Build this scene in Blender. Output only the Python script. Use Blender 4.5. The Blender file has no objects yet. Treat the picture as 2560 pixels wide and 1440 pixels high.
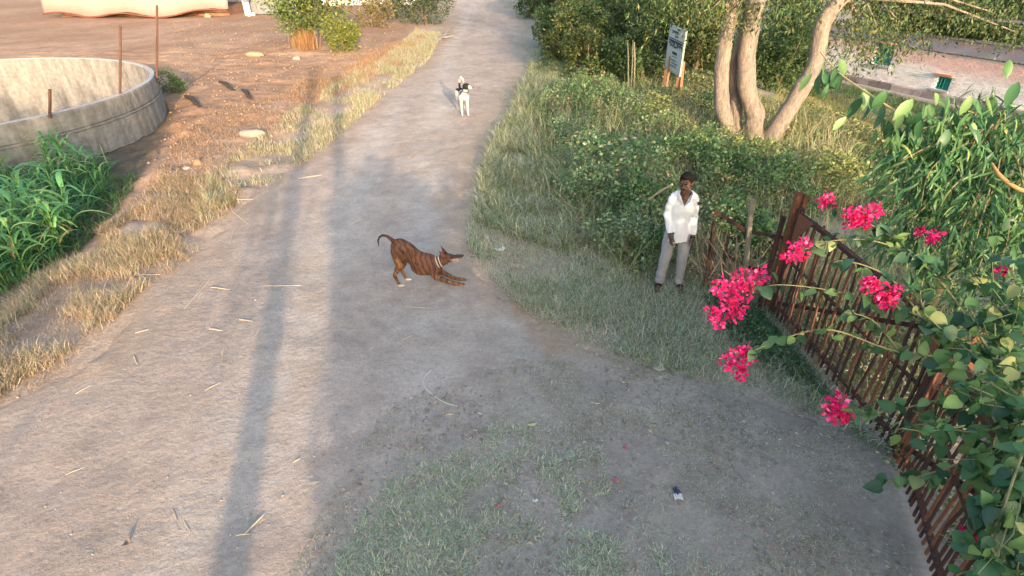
import bpy, math, random
import numpy as np
from mathutils import Vector, Matrix

# ---------------------------------------------------------------- camera, sky, sun, exposure
SC = bpy.context.scene
COL = SC.collection
CAM_H, PITCH, FPX = 4.12, math.radians(31.5), 1400.0        # metres, downward tilt, focal length in photo pixels (2560 wide)
cam_d = bpy.data.cameras.new("camera")
cam = bpy.data.objects.new("camera", cam_d)
COL.objects.link(cam)
cam_d.sensor_width = 36.0
cam_d.lens = 36.0 * FPX / 2560.0
cam_d.clip_start, cam_d.clip_end = 0.05, 900.0
cam.location = (0, 0, CAM_H)
cam.rotation_euler = (math.pi / 2 - PITCH, 0, 0)
SC.camera = cam

SUN_EL, SUN_AZ = math.radians(12.5), math.radians(15.0)      # sun low behind the camera, a little to the right
SUN_DIR = Vector((math.sin(SUN_AZ) * math.cos(SUN_EL), -math.cos(SUN_AZ) * math.cos(SUN_EL), math.sin(SUN_EL)))
world = bpy.data.worlds.new("World")
SC.world = world
world.use_nodes = True
wn = world.node_tree
sky = wn.nodes.new("ShaderNodeTexSky")
sky.sky_type = 'NISHITA'
sky.sun_disc = False
sky.sun_elevation = SUN_EL
sky.sun_rotation = math.pi - SUN_AZ
sky.air_density, sky.dust_density, sky.ozone_density = 1.0, 2.9, 1.0
bg = wn.nodes["Background"]
bg.inputs["Strength"].default_value = 0.15
wn.links.new(sky.outputs[0], bg.inputs[0])
sun_d = bpy.data.lights.new("sun", 'SUN')
sun_d.energy, sun_d.angle, sun_d.color = 2.3, math.radians(0.8), (1.0, 0.72, 0.46)
sun = bpy.data.objects.new("sun", sun_d)
COL.objects.link(sun)
sun.rotation_euler = SUN_DIR.to_track_quat('Z', 'Y').to_euler()
SC.view_settings.view_transform = 'Standard'
SC.view_settings.look = 'None'
SC.view_settings.gamma = 1.0
SC.view_settings.use_curve_mapping = False
SC.view_settings.exposure = 1.80
SC.render.engine = 'CYCLES'
SC.cycles.max_bounces = 6
SC.cycles.transparent_max_bounces = 6

# ---------------------------------------------------------------- helpers
rng = np.random.default_rng(7)
CP, SP = math.cos(PITCH), math.sin(PITCH)


def ray(x, y):
    dx, dy = (x - 1280) / FPX, (720 - y) / FPX
    return dx, CP + dy * SP, -SP + dy * CP


def G(x, y, z=0.0):
    """world point at height z seen at photo pixel x, y"""
    a, b, c = ray(x, y)
    t = (z - CAM_H) / c
    return Vector((a * t, b * t, z))


def AY(x, y, Y):
    """world point at forward distance Y seen at photo pixel x, y"""
    a, b, c = ray(x, y)
    t = Y / b
    return Vector((a * t, Y, CAM_H + c * t))


def poly(pts):
    return np.array([G(*p)[:2] for p in pts])


def inside(P, pg):
    x, y = P[:, 0], P[:, 1]
    r = np.zeros(len(P), bool)
    n = len(pg)
    for i in range(n):
        x0, y0 = pg[i]
        x1, y1 = pg[(i + 1) % n]
        c = (y0 > y) != (y1 > y)
        with np.errstate(divide='ignore', invalid='ignore'):
            xi = (x1 - x0) * (y - y0) / (y1 - y0) + x0
        r ^= c & (x < xi)
    return r


def scatter(pg, n, rg=None):
    """n random points inside a ground polygon"""
    rg = rg or rng
    lo, hi = pg.min(0), pg.max(0)
    out = []
    tot = 0
    while tot < n:
        P = rg.uniform(lo, hi, (max(n, 256) * 2, 2))
        P = P[inside(P, pg)]
        out.append(P)
        tot += len(P)
    return np.concatenate(out)[:n]


def _hash(ix, iy, s):
    v = np.sin(ix * 127.1 + iy * 311.7 + s * 74.7) * 43758.5453
    return v - np.floor(v)


def vnoise(x, y, s=0):
    ix, iy = np.floor(x), np.floor(y)
    fx, fy = x - ix, y - iy
    fx, fy = fx * fx * (3 - 2 * fx), fy * fy * (3 - 2 * fy)
    a, b = _hash(ix, iy, s), _hash(ix + 1, iy, s)
    c, d = _hash(ix, iy + 1, s), _hash(ix + 1, iy + 1, s)
    return (a * (1 - fx) + b * fx) * (1 - fy) + (c * (1 - fx) + d * fx) * fy


def fbm(x, y, s=0, o=4):
    v, a, t = 0, 0.5, 0
    for k in range(o):
        v = v + a * vnoise(x * 2 ** k, y * 2 ** k, s + k)
        t += a
        a *= 0.5
    return v / t


def sstep(a, b, x):
    t = np.clip((x - a) / (b - a), 0, 1)
    return t * t * (3 - 2 * t)


# ---- road outline (photo pixels traced on the flat ground), used for terrain and for the sheet itself
LEFT_PX = [(-900, 1500), (-300, 1130), (0, 990), (140, 930), (270, 800), (340, 730), (440, 640), (530, 555), (700, 432), (850, 335), (920, 265), (1060, 150), (1103, 95), (1118, 40), (1128, 0)]
RIGHT_PX = [(1258, 0), (1300, 30), (1330, 75), (1325, 150), (1300, 230), (1240, 340), (1205, 430), (1190, 540), (1180, 600), (1235, 680), (1320, 765), (1450, 830), (1620, 905), (1900, 960), (2090, 1040), (2330, 1120), (2500, 1300), (2500, 1500)]
left_w = [G(*p) for p in LEFT_PX]
right_w = [G(*p) for p in RIGHT_PX]
far_l, far_r = left_w[-1], right_w[0]
ROAD = np.array([p[:2] for p in left_w] + [(far_l.x + .3, 95.0), (far_r.x + .8, 95.0)] + [p[:2] for p in right_w] + [(3.9, -6.0), (-8.0, -6.0)])


def dist_poly(P, pg):
    """signed distance to polygon outline, positive inside"""
    d = np.full(len(P), 1e9)
    n = len(pg)
    for i in range(n):
        a, b = pg[i], pg[(i + 1) % n]
        ab = b - a
        t = np.clip(((P - a) @ ab) / (ab @ ab + 1e-12), 0, 1)
        q = a + t[:, None] * ab
        d = np.minimum(d, np.hypot(P[:, 0] - q[:, 0], P[:, 1] - q[:, 1]))
    return np.where(inside(P, pg), d, -d)


DITCH = poly([(-300, 980), (0, 760), (60, 690), (200, 600), (300, 500), (420, 330), (440, 260), (330, 300), (100, 380), (-300, 480)])


def road_z(x, y):
    ruts = np.exp(-((x - np.interp(y, [2, 12, 30], [-2.4, -3.2, -4.6])) / .3) ** 2) + np.exp(-((x - np.interp(y, [2, 12, 30], [-.8, -1.9, -3.0])) / .3) ** 2)
    return 0.03 * (fbm(x * .5, y * .25, 3, 3) - .5) + .03 * (fbm(x * 3.6, y * 3.0, 9, 4) - .5) - .018 * ruts


def h_nat(x, y, d):
    """natural ground height, d = signed distance inside the road"""
    off = sstep(0.0, 1.6, -d)
    z = road_z(x, y) + 0.012 + off * 0.16 * (fbm(x * .9, y * .9, 21, 4) - .42)
    # verge hump on the left, lower cane strip and field beyond
    P = np.stack([x, y], 1)
    dd = dist_poly(P, DITCH)
    z = z - 0.22 * sstep(-.7, .5, dd)
    # ground falls away to the right at the back, where the brick house stands
    z = z - 1.9 * sstep(7.0, 15.0, x) * sstep(11.0, 19.0, y)
    # furrowed bare field
    fld = sstep(-5.5, -7.5, x) * sstep(12, 16, y)
    z = z - 1.7 * sstep(5.17, 5.07, np.hypot(x + 14.9, y - 14.6))
    bank = sstep(-3.8, -5.0, x) * sstep(-10.5, -9.0, x) * sstep(6.5, 8.5, y) * sstep(20, 16, y)
    z = z + bank * .22 * (fbm(x * 2.3 + y * .8, y * 1.4 - x * .5, 37, 4) - .45)
    z = z + fld * 0.14 * (fbm(x * 1.1, y * 2.6, 33, 4) - .5)
    return z


def height(x, y):
    x, y = np.atleast_1d(np.asarray(x, float)), np.atleast_1d(np.asarray(y, float))
    d = dist_poly(np.stack([x, y], 1), ROAD)
    return np.where(d > .05, road_z(x, y) + .012, h_nat(x, y, d))


def hz(x, y):
    return float(height(x, y)[0])


# ---- mesh building
def mesh_np(name, V, F, C=None, smooth=False):
    """V (n,3), F (m,3|4), C (n,3) colours kept as attribute Col"""
    me = bpy.data.meshes.new(name)
    V = np.asarray(V, np.float32)
    F = np.asarray(F, np.int32)
    k = F.shape[1]
    me.vertices.add(len(V))
    me.vertices.foreach_set("co", V.ravel())
    me.loops.add(F.size)
    me.loops.foreach_set("vertex_index", F.ravel())
    me.polygons.add(len(F))
    me.polygons.foreach_set("loop_start", np.arange(0, F.size, k, dtype=np.int32))
    if smooth:
        me.polygons.foreach_set("use_smooth", np.ones(len(F), bool))
    if C is not None:
        at = me.color_attributes.new("Col", 'FLOAT_COLOR', 'POINT')
        C4 = np.ones((len(V), 4), np.float32)
        C4[:, :3] = C
        at.data.foreach_set("color", C4.ravel())
    me.update(calc_edges=True)
    return me


class MB:
    """collects shapes into one mesh (mixed polygons)"""

    def __init__(self):
        self.v, self.f, self.c = [], [], []

    def add(self, vs, fs, col=None):
        o = len(self.v)
        self.v += [tuple(p) for p in vs]
        self.f += [tuple(i + o for i in f) for f in fs]
        self.c += [col or (1, 1, 1)] * len(vs)

    def box(self, c, s, rot=None, col=None):
        R = rot or Matrix.Identity(3)
        vs = [Vector(c) + R @ Vector((i * s[0] / 2, j * s[1] / 2, k * s[2] / 2)) for i in (-1, 1) for j in (-1, 1) for k in (-1, 1)]
        self.add(vs, [(0, 1, 3, 2), (4, 6, 7, 5), (0, 4, 5, 1), (2, 3, 7, 6), (0, 2, 6, 4), (1, 5, 7, 3)], col)

    def bar(self, a, b, w, t=None, up=(0, 0, 1), col=None):
        """square bar from a to b"""
        a, b = Vector(a), Vector(b)
        d = b - a
        L = d.length
        z = d.normalized()
        x = z.cross(Vector(up))
        if x.length < 1e-4:
            x = z.cross(Vector((0, 1, 0)))
        x.normalize()
        y = z.cross(x)
        R = Matrix((x, y, z)).transposed()
        self.box((a + b) / 2, (w, t or w, L), R, col)

    def tube(self, pts, rad, n=6, col=None, cap=True):
        pts = [Vector(p) for p in pts]
        if not hasattr(rad, '__len__'):
            rad = [rad] * len(pts)
        vs, fs = [], []
        prev = None
        for i, p in enumerate(pts):
            d = (pts[min(i + 1, len(pts) - 1)] - pts[max(i - 1, 0)]).normalized()
            if prev is None:
                x = d.orthogonal().normalized()
            else:
                x = (prev - d * prev.dot(d)).normalized()
            prev = x
            y = d.cross(x)
            for k in range(n):
                a = 2 * math.pi * k / n
                vs.append(p + (x * math.cos(a) + y * math.sin(a)) * rad[i])
        for i in range(len(pts) - 1):
            for k in range(n):
                fs.append((i * n + k, i * n + (k + 1) % n, (i + 1) * n + (k + 1) % n, (i + 1) * n + k))
        if cap:
            fs.append(tuple(range(n))[::-1])
            fs.append(tuple((len(pts) - 1) * n + k for k in range(n)))
        self.add(vs, fs, col)

    def capsule(self, a, b, ra, rb, n=14, sq=(1, 1, 1)):
        """tapered capsule, optionally squashed about its middle"""
        a, b = Vector(a), Vector(b)
        d = b - a
        if d.length < 1e-6:
            d = Vector((0, 0, 1e-4))
        z = d.normalized()
        x = z.orthogonal().normalized()
        y = z.cross(x)
        prof = []
        for k in range(1, 6):
            t = math.pi / 2 * k / 5
            prof.append((-ra * math.cos(t), ra * math.sin(t), a))
        for k in range(0, 5):
            t = math.pi / 2 * k / 5
            prof.append((rb * math.sin(t), rb * math.cos(t), b))
        vs = [a - z * ra]
        for (h, r, p) in prof:
            for j in range(n):
                an = 2 * math.pi * j / n
                vs.append(p + z * h + (x * math.cos(an) + y * math.sin(an)) * r)
        vs.append(b + z * rb)
        m = (a + b) / 2
        vs = [m + Vector(((v - m)[0] * sq[0], (v - m)[1] * sq[1], (v - m)[2] * sq[2])) for v in vs]
        fs = [(0, 1 + (j + 1) % n, 1 + j) for j in range(n)]
        for i in range(len(prof) - 1):
            for j in range(n):
                fs.append((1 + i * n + j, 1 + i * n + (j + 1) % n, 1 + (i + 1) * n + (j + 1) % n, 1 + (i + 1) * n + j))
        e = len(vs) - 1
        b0 = 1 + (len(prof) - 1) * n
        fs += [(b0 + j, b0 + (j + 1) % n, e) for j in range(n)]
        self.add(vs, fs)

    def chain(self, pts, rad, n=14):
        for i in range(len(pts) - 1):
            self.capsule(pts[i], pts[i + 1], rad[i], rad[i + 1], n)

    def ball(self, c, r, rot=None, n=16):
        R = rot or Matrix.Identity(3)
        vs, fs = [], []
        m = n // 2
        for i in range(m + 1):
            t = math.pi * i / m
            for j in range(n):
                a = 2 * math.pi * j / n
                vs.append(Vector(c) + R @ Vector((r[0] * math.sin(t) * math.cos(a), r[1] * math.sin(t) * math.sin(a), r[2] * math.cos(t))))
        for i in range(m):
            for j in range(n):
                fs.append((i * n + j, (i + 1) * n + j, (i + 1) * n + (j + 1) % n, i * n + (j + 1) % n))
        self.add(vs, fs)

    def mesh(self, name, smooth=False):
        me = bpy.data.meshes.new(name)
        me.from_pydata(self.v, [], self.f)
        at = me.color_attributes.new("Col", 'FLOAT_COLOR', 'POINT')
        C4 = np.ones((len(self.v), 4), np.float32)
        C4[:, :3] = np.array(self.c)
        at.data.foreach_set("color", C4.ravel())
        if smooth:
            me.polygons.foreach_set("use_smooth", np.ones(len(me.polygons), bool))
        me.update()
        return me


def blob(mb, voxel, smooth=6, fac=.5):
    """one continuous surface grown from overlapping shapes"""
    me = bpy.data.meshes.new("shape")
    me.from_pydata(mb.v, [], mb.f)
    o = bpy.data.objects.new("shape", me)
    COL.objects.link(o)
    m = o.modifiers.new("r", 'REMESH')
    m.mode, m.voxel_size, m.use_smooth_shade = 'VOXEL', voxel, True
    s = o.modifiers.new("s", 'SMOOTH')
    s.factor, s.iterations = fac, smooth
    dg = bpy.context.evaluated_depsgraph_get()
    out = bpy.data.meshes.new_from_object(o.evaluated_get(dg))
    bpy.data.objects.remove(o)
    bpy.data.meshes.remove(me)
    return out


def coords(me):
    a = np.empty(len(me.vertices) * 3, np.float32)
    me.vertices.foreach_get("co", a)
    return a.reshape(-1, 3)


def paint(me, C):
    at = me.color_attributes.new("Col", 'FLOAT_COLOR', 'POINT')
    C4 = np.ones((len(me.vertices), 4), np.float32)
    C4[:, :3] = C
    at.data.foreach_set("color", C4.ravel())


def cut(me, keep):
    """keep only the faces whose centre passes keep(centres)"""
    import bmesh
    bm = bmesh.new()
    bm.from_mesh(me)
    c = np.array([f.calc_center_median() for f in bm.faces])
    k = keep(c)
    bmesh.ops.delete(bm, geom=[f for f, q in zip(list(bm.faces), k) if not q], context='FACES')
    bm.to_mesh(me)
    bm.free()
    return me


# ---- objects
def tag(o, label=None, cat=None, group=None, kind=None):
    if label: o['label'] = label
    if cat: o['category'] = cat
    if group: o['group'] = group
    if kind: o['kind'] = kind
    return o


def obj(name, me, m, parent=None, loc=None):
    if m is not None and not me.materials:
        me.materials.append(m)
    o = bpy.data.objects.new(name, me)
    COL.objects.link(o)
    if parent is not None:
        o.parent = parent
    if loc is not None:
        o.location = loc
    return o


def thing(name, label, cat, loc=(0, 0, 0), rz=0.0, group=None):
    o = bpy.data.objects.new(name, None)
    o.empty_display_size = .1
    COL.objects.link(o)
    o.location = loc
    o.rotation_euler = (0, 0, rz)
    return tag(o, label, cat, group)


def copy_tree(o, kids, parent=None):
    c = o.copy()
    COL.objects.link(c)
    if parent is not None:
        c.parent = parent
    for ch in kids.get(o.name, ()):
        copy_tree(ch, kids, c)
    return c


# ---- materials
def mat(name, col=(.5, .5, .5), rough=.85, attr=False, var=.25, scale=6.0, bump=0.0, bscale=30.0, translucent=0.0, metal=0.0, col2=None, spec=.3, speck=0.0, stretch=1.0):
    m = bpy.data.materials.new(name)
    m.use_nodes = True
    nt = m.node_tree
    N, L = nt.nodes, nt.links
    p = N["Principled BSDF"]
    p.inputs["Roughness"].default_value = rough
    p.inputs["Metallic"].default_value = metal
    p.inputs["Specular IOR Level"].default_value = spec
    tc = N.new("ShaderNodeTexCoord")
    if stretch != 1.0:
        class _T: pass
        mpn = N.new("ShaderNodeMapping")
        mpn.inputs["Scale"].default_value = (1, 1, stretch)
        L.new(tc.outputs["Object"], mpn.inputs["Vector"])
        tc = _T(); tc.outputs = {"Object": mpn.outputs[0]}
    if attr:
        a = N.new("ShaderNodeAttribute")
        a.attribute_name = "Col"
        base = a.outputs["Color"]
    else:
        rgb = N.new("ShaderNodeRGB")
        rgb.outputs[0].default_value = (*col, 1)
        base = rgb.outputs[0]
    if var > 0:
        nz = N.new("ShaderNodeTexNoise")
        nz.inputs["Scale"].default_value = scale
        nz.inputs["Detail"].default_value = 8.0
        nz.inputs["Roughness"].default_value = .65
        L.new(tc.outputs["Object"], nz.inputs["Vector"])
        if col2 is not None:
            ramp = N.new("ShaderNodeMapRange")
            ramp.inputs[1].default_value, ramp.inputs[2].default_value = .42, .62
            L.new(nz.outputs["Fac"], ramp.inputs[0])
            mx = N.new("ShaderNodeMix")
            mx.data_type = 'RGBA'
            L.new(ramp.outputs[0], mx.inputs[0])
            L.new(base, mx.inputs[6])
            mx.inputs[7].default_value = (*col2, 1)
            base = mx.outputs[2]
        nz2 = N.new("ShaderNodeTexNoise")
        nz2.inputs["Scale"].default_value = scale * 5.3
        nz2.inputs["Detail"].default_value = 6.0
        nz2.inputs["Roughness"].default_value = .7
        L.new(tc.outputs["Object"], nz2.inputs["Vector"])
        add = N.new("ShaderNodeMath")
        add.operation = 'ADD'
        L.new(nz.outputs["Fac"], add.inputs[0])
        L.new(nz2.outputs["Fac"], add.inputs[1])
        mr = N.new("ShaderNodeMapRange")
        mr.inputs[1].default_value, mr.inputs[2].default_value = .6, 1.4
        mr.inputs[3].default_value, mr.inputs[4].default_value = 1 - var, 1 + var
        L.new(add.outputs[0], mr.inputs[0])
        mul = N.new("ShaderNodeVectorMath")
        mul.operation = 'SCALE'
        L.new(base, mul.inputs[0])
        L.new(mr.outputs[0], mul.inputs["Scale"])
        base = mul.outputs[0]
    if speck > 0:
        vz = N.new("ShaderNodeTexVoronoi")
        vz.inputs["Scale"].default_value = 38.0
        L.new(tc.outputs["Object"], vz.inputs["Vector"])
        s3 = N.new("ShaderNodeTexNoise")
        s3.inputs["Scale"].default_value = 85.0
        s3.inputs["Detail"].default_value = 4.0
        L.new(tc.outputs["Object"], s3.inputs["Vector"])
        sepc = N.new("ShaderNodeSeparateColor")
        L.new(vz.outputs["Color"], sepc.inputs[0])
        ad = N.new("ShaderNodeMath"); ad.operation = 'ADD'
        L.new(sepc.outputs[0], ad.inputs[0]); L.new(s3.outputs["Fac"], ad.inputs[1])
        m3 = N.new("ShaderNodeMapRange")
        m3.inputs[1].default_value, m3.inputs[2].default_value = .35, 1.65
        m3.inputs[3].default_value, m3.inputs[4].default_value = 1 - speck, 1 + speck
        L.new(ad.outputs[0], m3.inputs[0])
        mu = N.new("ShaderNodeVectorMath"); mu.operation = 'SCALE'
        L.new(base, mu.inputs[0]); L.new(m3.outputs[0], mu.inputs["Scale"])
        base = mu.outputs[0]
    L.new(base, p.inputs["Base Color"])
    if bump > 0:
        bn = N.new("ShaderNodeTexNoise")
        bn.inputs["Scale"].default_value = bscale
        bn.inputs["Detail"].default_value = 8.0
        bn.inputs["Roughness"].default_value = .7
        L.new(tc.outputs["Object"], bn.inputs["Vector"])
        b = N.new("ShaderNodeBump")
        b.inputs["Strength"].default_value = 1.0
        b.inputs["Distance"].default_value = bump
        L.new(bn.outputs["Fac"], b.inputs["Height"])
        L.new(b.outputs[0], p.inputs["Normal"])
    if translucent > 0:
        tr = N.new("ShaderNodeBsdfTranslucent")
        L.new(base, tr.inputs["Color"])
        ms = N.new("ShaderNodeMixShader")
        ms.inputs[0].default_value = translucent
        L.new(p.outputs[0], ms.inputs[1])
        L.new(tr.outputs[0], ms.inputs[2])
        L.new(ms.outputs[0], N["Material Output"].inputs["Surface"])
    return m


M_ground = mat("soil", attr=True, var=.30, scale=1.3, bump=.025, bscale=14, rough=.95, spec=.1, speck=.2)
M_road = mat("lane_dust", attr=True, var=.2, scale=.8, bump=.03, bscale=13, rough=.95, spec=.1, speck=.12)
M_leaf = mat("leaf", attr=True, var=0, rough=.55, translucent=.3, spec=.35)
M_grass = mat("grass_blade", attr=True, var=0, rough=.7, translucent=.32, spec=.2)
M_bark = mat("bark", (.42, .34, .27), var=.35, scale=5, bump=.02, bscale=18, rough=.95, col2=(.25, .22, .19), spec=.1)
M_stem = mat("stem", attr=True, var=.2, scale=12, rough=.8)
M_rust = mat("rusty_iron", (.10, .050, .038), var=.5, scale=9, bump=.003, bscale=60, rough=.9, col2=(.048, .033, .033), spec=.15)
M_vc = mat("painted", attr=True, var=.12, scale=8, rough=.8)
# ---------------------------------------------------------------- the ground and the lane
def axis(a, b, near0, near1, step, grow=1.18):
    v = list(np.arange(near0, near1 + 1e-6, step))
    s = step
    while v[-1] < b:
        s *= grow
        v.append(v[-1] + s)
    s = step
    lo = [near0]
    while lo[-1] > a:
        s *= grow
        lo.append(lo[-1] - s)
    return np.array(lo[:0:-1] + v)


def grid_mesh(X, Y):
    nx, ny = X.shape[1], X.shape[0]
    i = np.arange(nx * ny).reshape(ny, nx)
    return np.stack([i[:-1, :-1], i[:-1, 1:], i[1:, 1:], i[1:, :-1]], -1).reshape(-1, 4)


def mixc(A, B, t):
    return A * (1 - t[:, None]) + np.array(B) * t[:, None]


gx = axis(-420, 420, -20.5, 9, .1, 1.22)
gy = axis(-90, 500, 1.5, 27, .1, 1.22)
X, Y = np.meshgrid(gx, gy)
xf, yf = X.ravel(), Y.ravel()
P2 = np.stack([xf, yf], 1)
d_road = dist_poly(P2, ROAD)
Z = np.where(d_road > .05, road_z(xf, yf) + .012 - .08 * sstep(.2, .6, d_road), h_nat(xf, yf, d_road))
n1, n2 = fbm(xf * .35, yf * .35, 51), fbm(xf * 2, yf * 2, 61)


WEED = poly([(1345, 120), (1330, 230), (1275, 340), (1320, 450), (1400, 560), (1470, 640), (1580, 700), (1660, 722), (1780, 730), (1915, 770), (1990, 640), (2060, 560), (2330, 640), (2700, 640), (2700, 480), (2330, 420), (2200, 330), (2100, 290), (1960, 260), (1780, 200), (1640, 160), (1450, 120)])


def ground_colour(xf, yf, d_road):
    n1, n2, n3 = fbm(xf * .35, yf * .35, 51), fbm(xf * 2, yf * 2, 61), fbm(xf * 6, yf * 6, 65, 3)
    C = np.tile([.355, .225, .148], (len(xf), 1))                                       # bare field soil
    C = mixc(C, (.42, .28, .19), sstep(.45, .65, n1))
    left_verge = sstep(-2.6, -.4, d_road + .8 * (n2 - .5)) * (xf < 0)
    C = mixc(C, (.42, .325, .25), left_verge)
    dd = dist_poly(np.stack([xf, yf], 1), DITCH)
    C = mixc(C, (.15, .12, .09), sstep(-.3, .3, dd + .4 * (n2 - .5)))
    right = sstep(-1.0, 1.0, xf - np.interp(yf, [2, 7, 12, 20, 40], [1.5, .2, -.8, -.3, -2]))
    C = mixc(C, (.34, .305, .235), right)
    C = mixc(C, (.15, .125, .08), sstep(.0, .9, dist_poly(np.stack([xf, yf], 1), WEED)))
    yard = sstep(3.3, 3.7, xf) * sstep(7.0, 5.5, yf)
    C = mixc(C, (.31, .26, .21), yard)
    C = mixc(C, (.33, .285, .245), sstep(-.9, -.0, d_road) * sstep(1.5, 2.5, xf) * sstep(5.0, 4.0, yf))
    return C * (.74 + .34 * n2 + .18 * n3)[:, None]


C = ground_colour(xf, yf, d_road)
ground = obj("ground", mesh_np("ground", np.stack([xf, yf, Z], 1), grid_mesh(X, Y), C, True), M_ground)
tag(ground, "brown earth of the field, verges and yard either side of the lane", kind='structure')

ly = np.array([p.y for p in left_w] + [95.0]); lx = np.array([p.x for p in left_w] + [far_l.x + .3])
ry = np.array([p.y for p in right_w][::-1]); rx = np.array([p.x for p in right_w][::-1])
ry = np.append(ry, 95.0); rx = np.append(rx, far_r.x + .8)
ys = np.concatenate([np.arange(-6, 26, .09), 26 + np.cumsum(.1 * 1.05 ** np.arange(80))])
ys = ys[ys < 94]
u = np.linspace(0, 1, 110)
L_ = np.interp(ys, ly, lx, left=-8.0) + .7 * (fbm(ys * 1.5, ys * 0, 5, 4) - .5)
R_ = np.interp(ys, ry, rx, left=3.9) + .6 * (fbm(ys * 1.5, ys * 0, 15, 4) - .5)
X = L_[:, None] * (1 - u) + R_[:, None] * u
Y = np.repeat(ys[:, None], len(u), 1)
edge = np.minimum(X - L_[:, None], R_[:, None] - X)
xf, yf, ef = X.ravel(), Y.ravel(), edge.ravel()
Z = road_z(xf, yf) + .016 - .05 * sstep(.3, 0, ef)
n1, n2, n3 = fbm(xf * .5, yf * .3, 71), fbm(xf * 2.2, yf * 2.2, 81), fbm(xf * 7, yf * 7, 91, 3)
C = np.tile([.44, .358, .302], (len(xf), 1))
apron = sstep(-.6, 1.1, xf - np.interp(yf, [0, 2.5, 4, 5.5, 7, 9, 13], [-1.4, -1.1, -.7, -.5, .1, .6, 1.5]) + 1.2 * (n1 - .5) + .5 * (n2 - .5))
C = mixc(C, (.365, .318, .27), apron)
trk = np.exp(-((xf - np.interp(yf, [2, 12, 30], [-2.4, -3.2, -4.6]) + .3 * (n1 - .5)) / .5) ** 2) + np.exp(-((xf - np.interp(yf, [2, 12, 30], [-.6, -1.9, -3.0]) + .3 * (n1 - .5)) / .45) ** 2)
C = mixc(C, (.50, .44, .385), .75 * np.clip(trk, 0, 1) * (1 - apron))
C = mixc(C, (.33, .265, .21), .55 * sstep(.52, .68, n1 * .5 + n2 * .5) * (1 - apron))
far = np.maximum(0, yf - 12) / 30
fade = sstep(1.1, .05, ef + 1.0 * (n2 - .5) + .35 * (n3 - .5))
C *= (.66 + .42 * n2 + .3 * n3)[:, None]
G_ = ground_colour(xf, yf, np.zeros(len(xf)))
C = C * (1 - fade[:, None]) + G_ * fade[:, None]
road = obj("dirt_road", mesh_np("dirt_road", np.stack([xf, yf, Z], 1), grid_mesh(X, Y), C, True), M_road)
tag(road, "pale dusty lane running away between the verges", kind='structure')

# loose stones and crumbs, too many to count
def crumbs(P, size, cols, flat=.6, rg=rng):
    n = len(P)
    base = np.array([(1, 0, 0), (0, 1, 0), (-1, 0, 0), (0, -1, 0), (0, 0, 1), (0, 0, -1)], float)
    F0 = np.array([(0, 1, 4), (1, 2, 4), (2, 3, 4), (3, 0, 4), (1, 0, 5), (2, 1, 5), (3, 2, 5), (0, 3, 5)])
    s = size[:, None, None] * rg.uniform(.55, 1.25, (n, 6, 1)) * base[None]
    s[:, :, 2] *= flat
    a = rg.uniform(0, 6.28, n)
    ca, sa = np.cos(a)[:, None], np.sin(a)[:, None]
    V = np.stack([s[:, :, 0] * ca - s[:, :, 1] * sa, s[:, :, 0] * sa + s[:, :, 1] * ca, s[:, :, 2]], -1)
    z = height(P[:, 0], P[:, 1])
    V += np.stack([P[:, 0], P[:, 1], z + size * flat * .3], 1)[:, None, :]
    F = (F0[None] + 6 * np.arange(n)[:, None, None]).reshape(-1, 3)
    return V.reshape(-1, 3), F, np.repeat(cols, 6, 0)


P = scatter(poly([(-100, 1440), (0, 1000), (450, 640), (850, 340), (1100, 100), (1320, 100), (1200, 500), (1350, 770), (1900, 970), (2260, 1150), (2280, 1440)]), 3000)
P = np.concatenate([P, scatter(poly([(500, 1440), (560, 1150), (1000, 900), (1700, 960), (2250, 1160), (2280, 1440)]), 2600)])
sz = .004 + .016 * rng.random(len(P)) ** 6
cl = np.array([.44, .385, .335]) * rng.uniform(.55, 1.25, (len(P), 1))
V, F, Cc = crumbs(P, sz, cl)
tag(obj("gravel", mesh_np("gravel", V, F, Cc), M_vc), "small stones and crumbs strewn on the lane", kind='stuff')
P = scatter(poly([(420, 280), (430, 60), (1050, 60), (1060, 130), (800, 250), (560, 430), (330, 470)]), 5200)
sz = .015 + .05 * rng.random(len(P)) ** 6
cl = np.array([.36, .25, .17]) * rng.uniform(.7, 1.1, (len(P), 1))
V, F, Cc = crumbs(P, sz, cl, .7)
tag(obj("soil_clods", mesh_np("soil_clods", V, F, Cc), M_vc), "clods of brown earth over the bare field", kind='stuff')

# ---------------------------------------------------------------- round concrete tank with rusty poles
M_conc = bpy.data.materials.new("old_concrete"); M_conc.use_nodes = True
nt = M_conc.node_tree; N, L = nt.nodes, nt.links
pb = N["Principled BSDF"]; pb.inputs["Roughness"].default_value = .92; pb.inputs["Specular IOR Level"].default_value = .15
tc = N.new("ShaderNodeTexCoord"); mp = N.new("ShaderNodeMapping"); mp.inputs["Scale"].default_value = (2.6, 2.6, .5)
nz = N.new("ShaderNodeTexNoise"); nz.inputs["Scale"].default_value = 1.6; nz.inputs["Detail"].default_value = 9; nz.inputs["Roughness"].default_value = .68
nb = N.new("ShaderNodeTexNoise"); nb.inputs["Scale"].default_value = 9; nb.inputs["Detail"].default_value = 8
L.new(tc.outputs["Object"], mp.inputs["Vector"]); L.new(mp.outputs[0], nz.inputs["Vector"]); L.new(tc.outputs["Object"], nb.inputs["Vector"])
cr = N.new("ShaderNodeValToRGB"); e = cr.color_ramp.elements
e[0].position, e[0].color = .36, (.18, .17, .155, 1); e[1].position, e[1].color = .60, (.30, .285, .265, 1)
x_ = cr.color_ramp.elements.new(.48); x_.color = (.24, .228, .21, 1)
L.new(nz.outputs["Fac"], cr.inputs[0])
mr = N.new("ShaderNodeMapRange"); mr.inputs[1].default_value, mr.inputs[2].default_value, mr.inputs[3].default_value, mr.inputs[4].default_value = .3, .7, .8, 1.15
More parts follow.
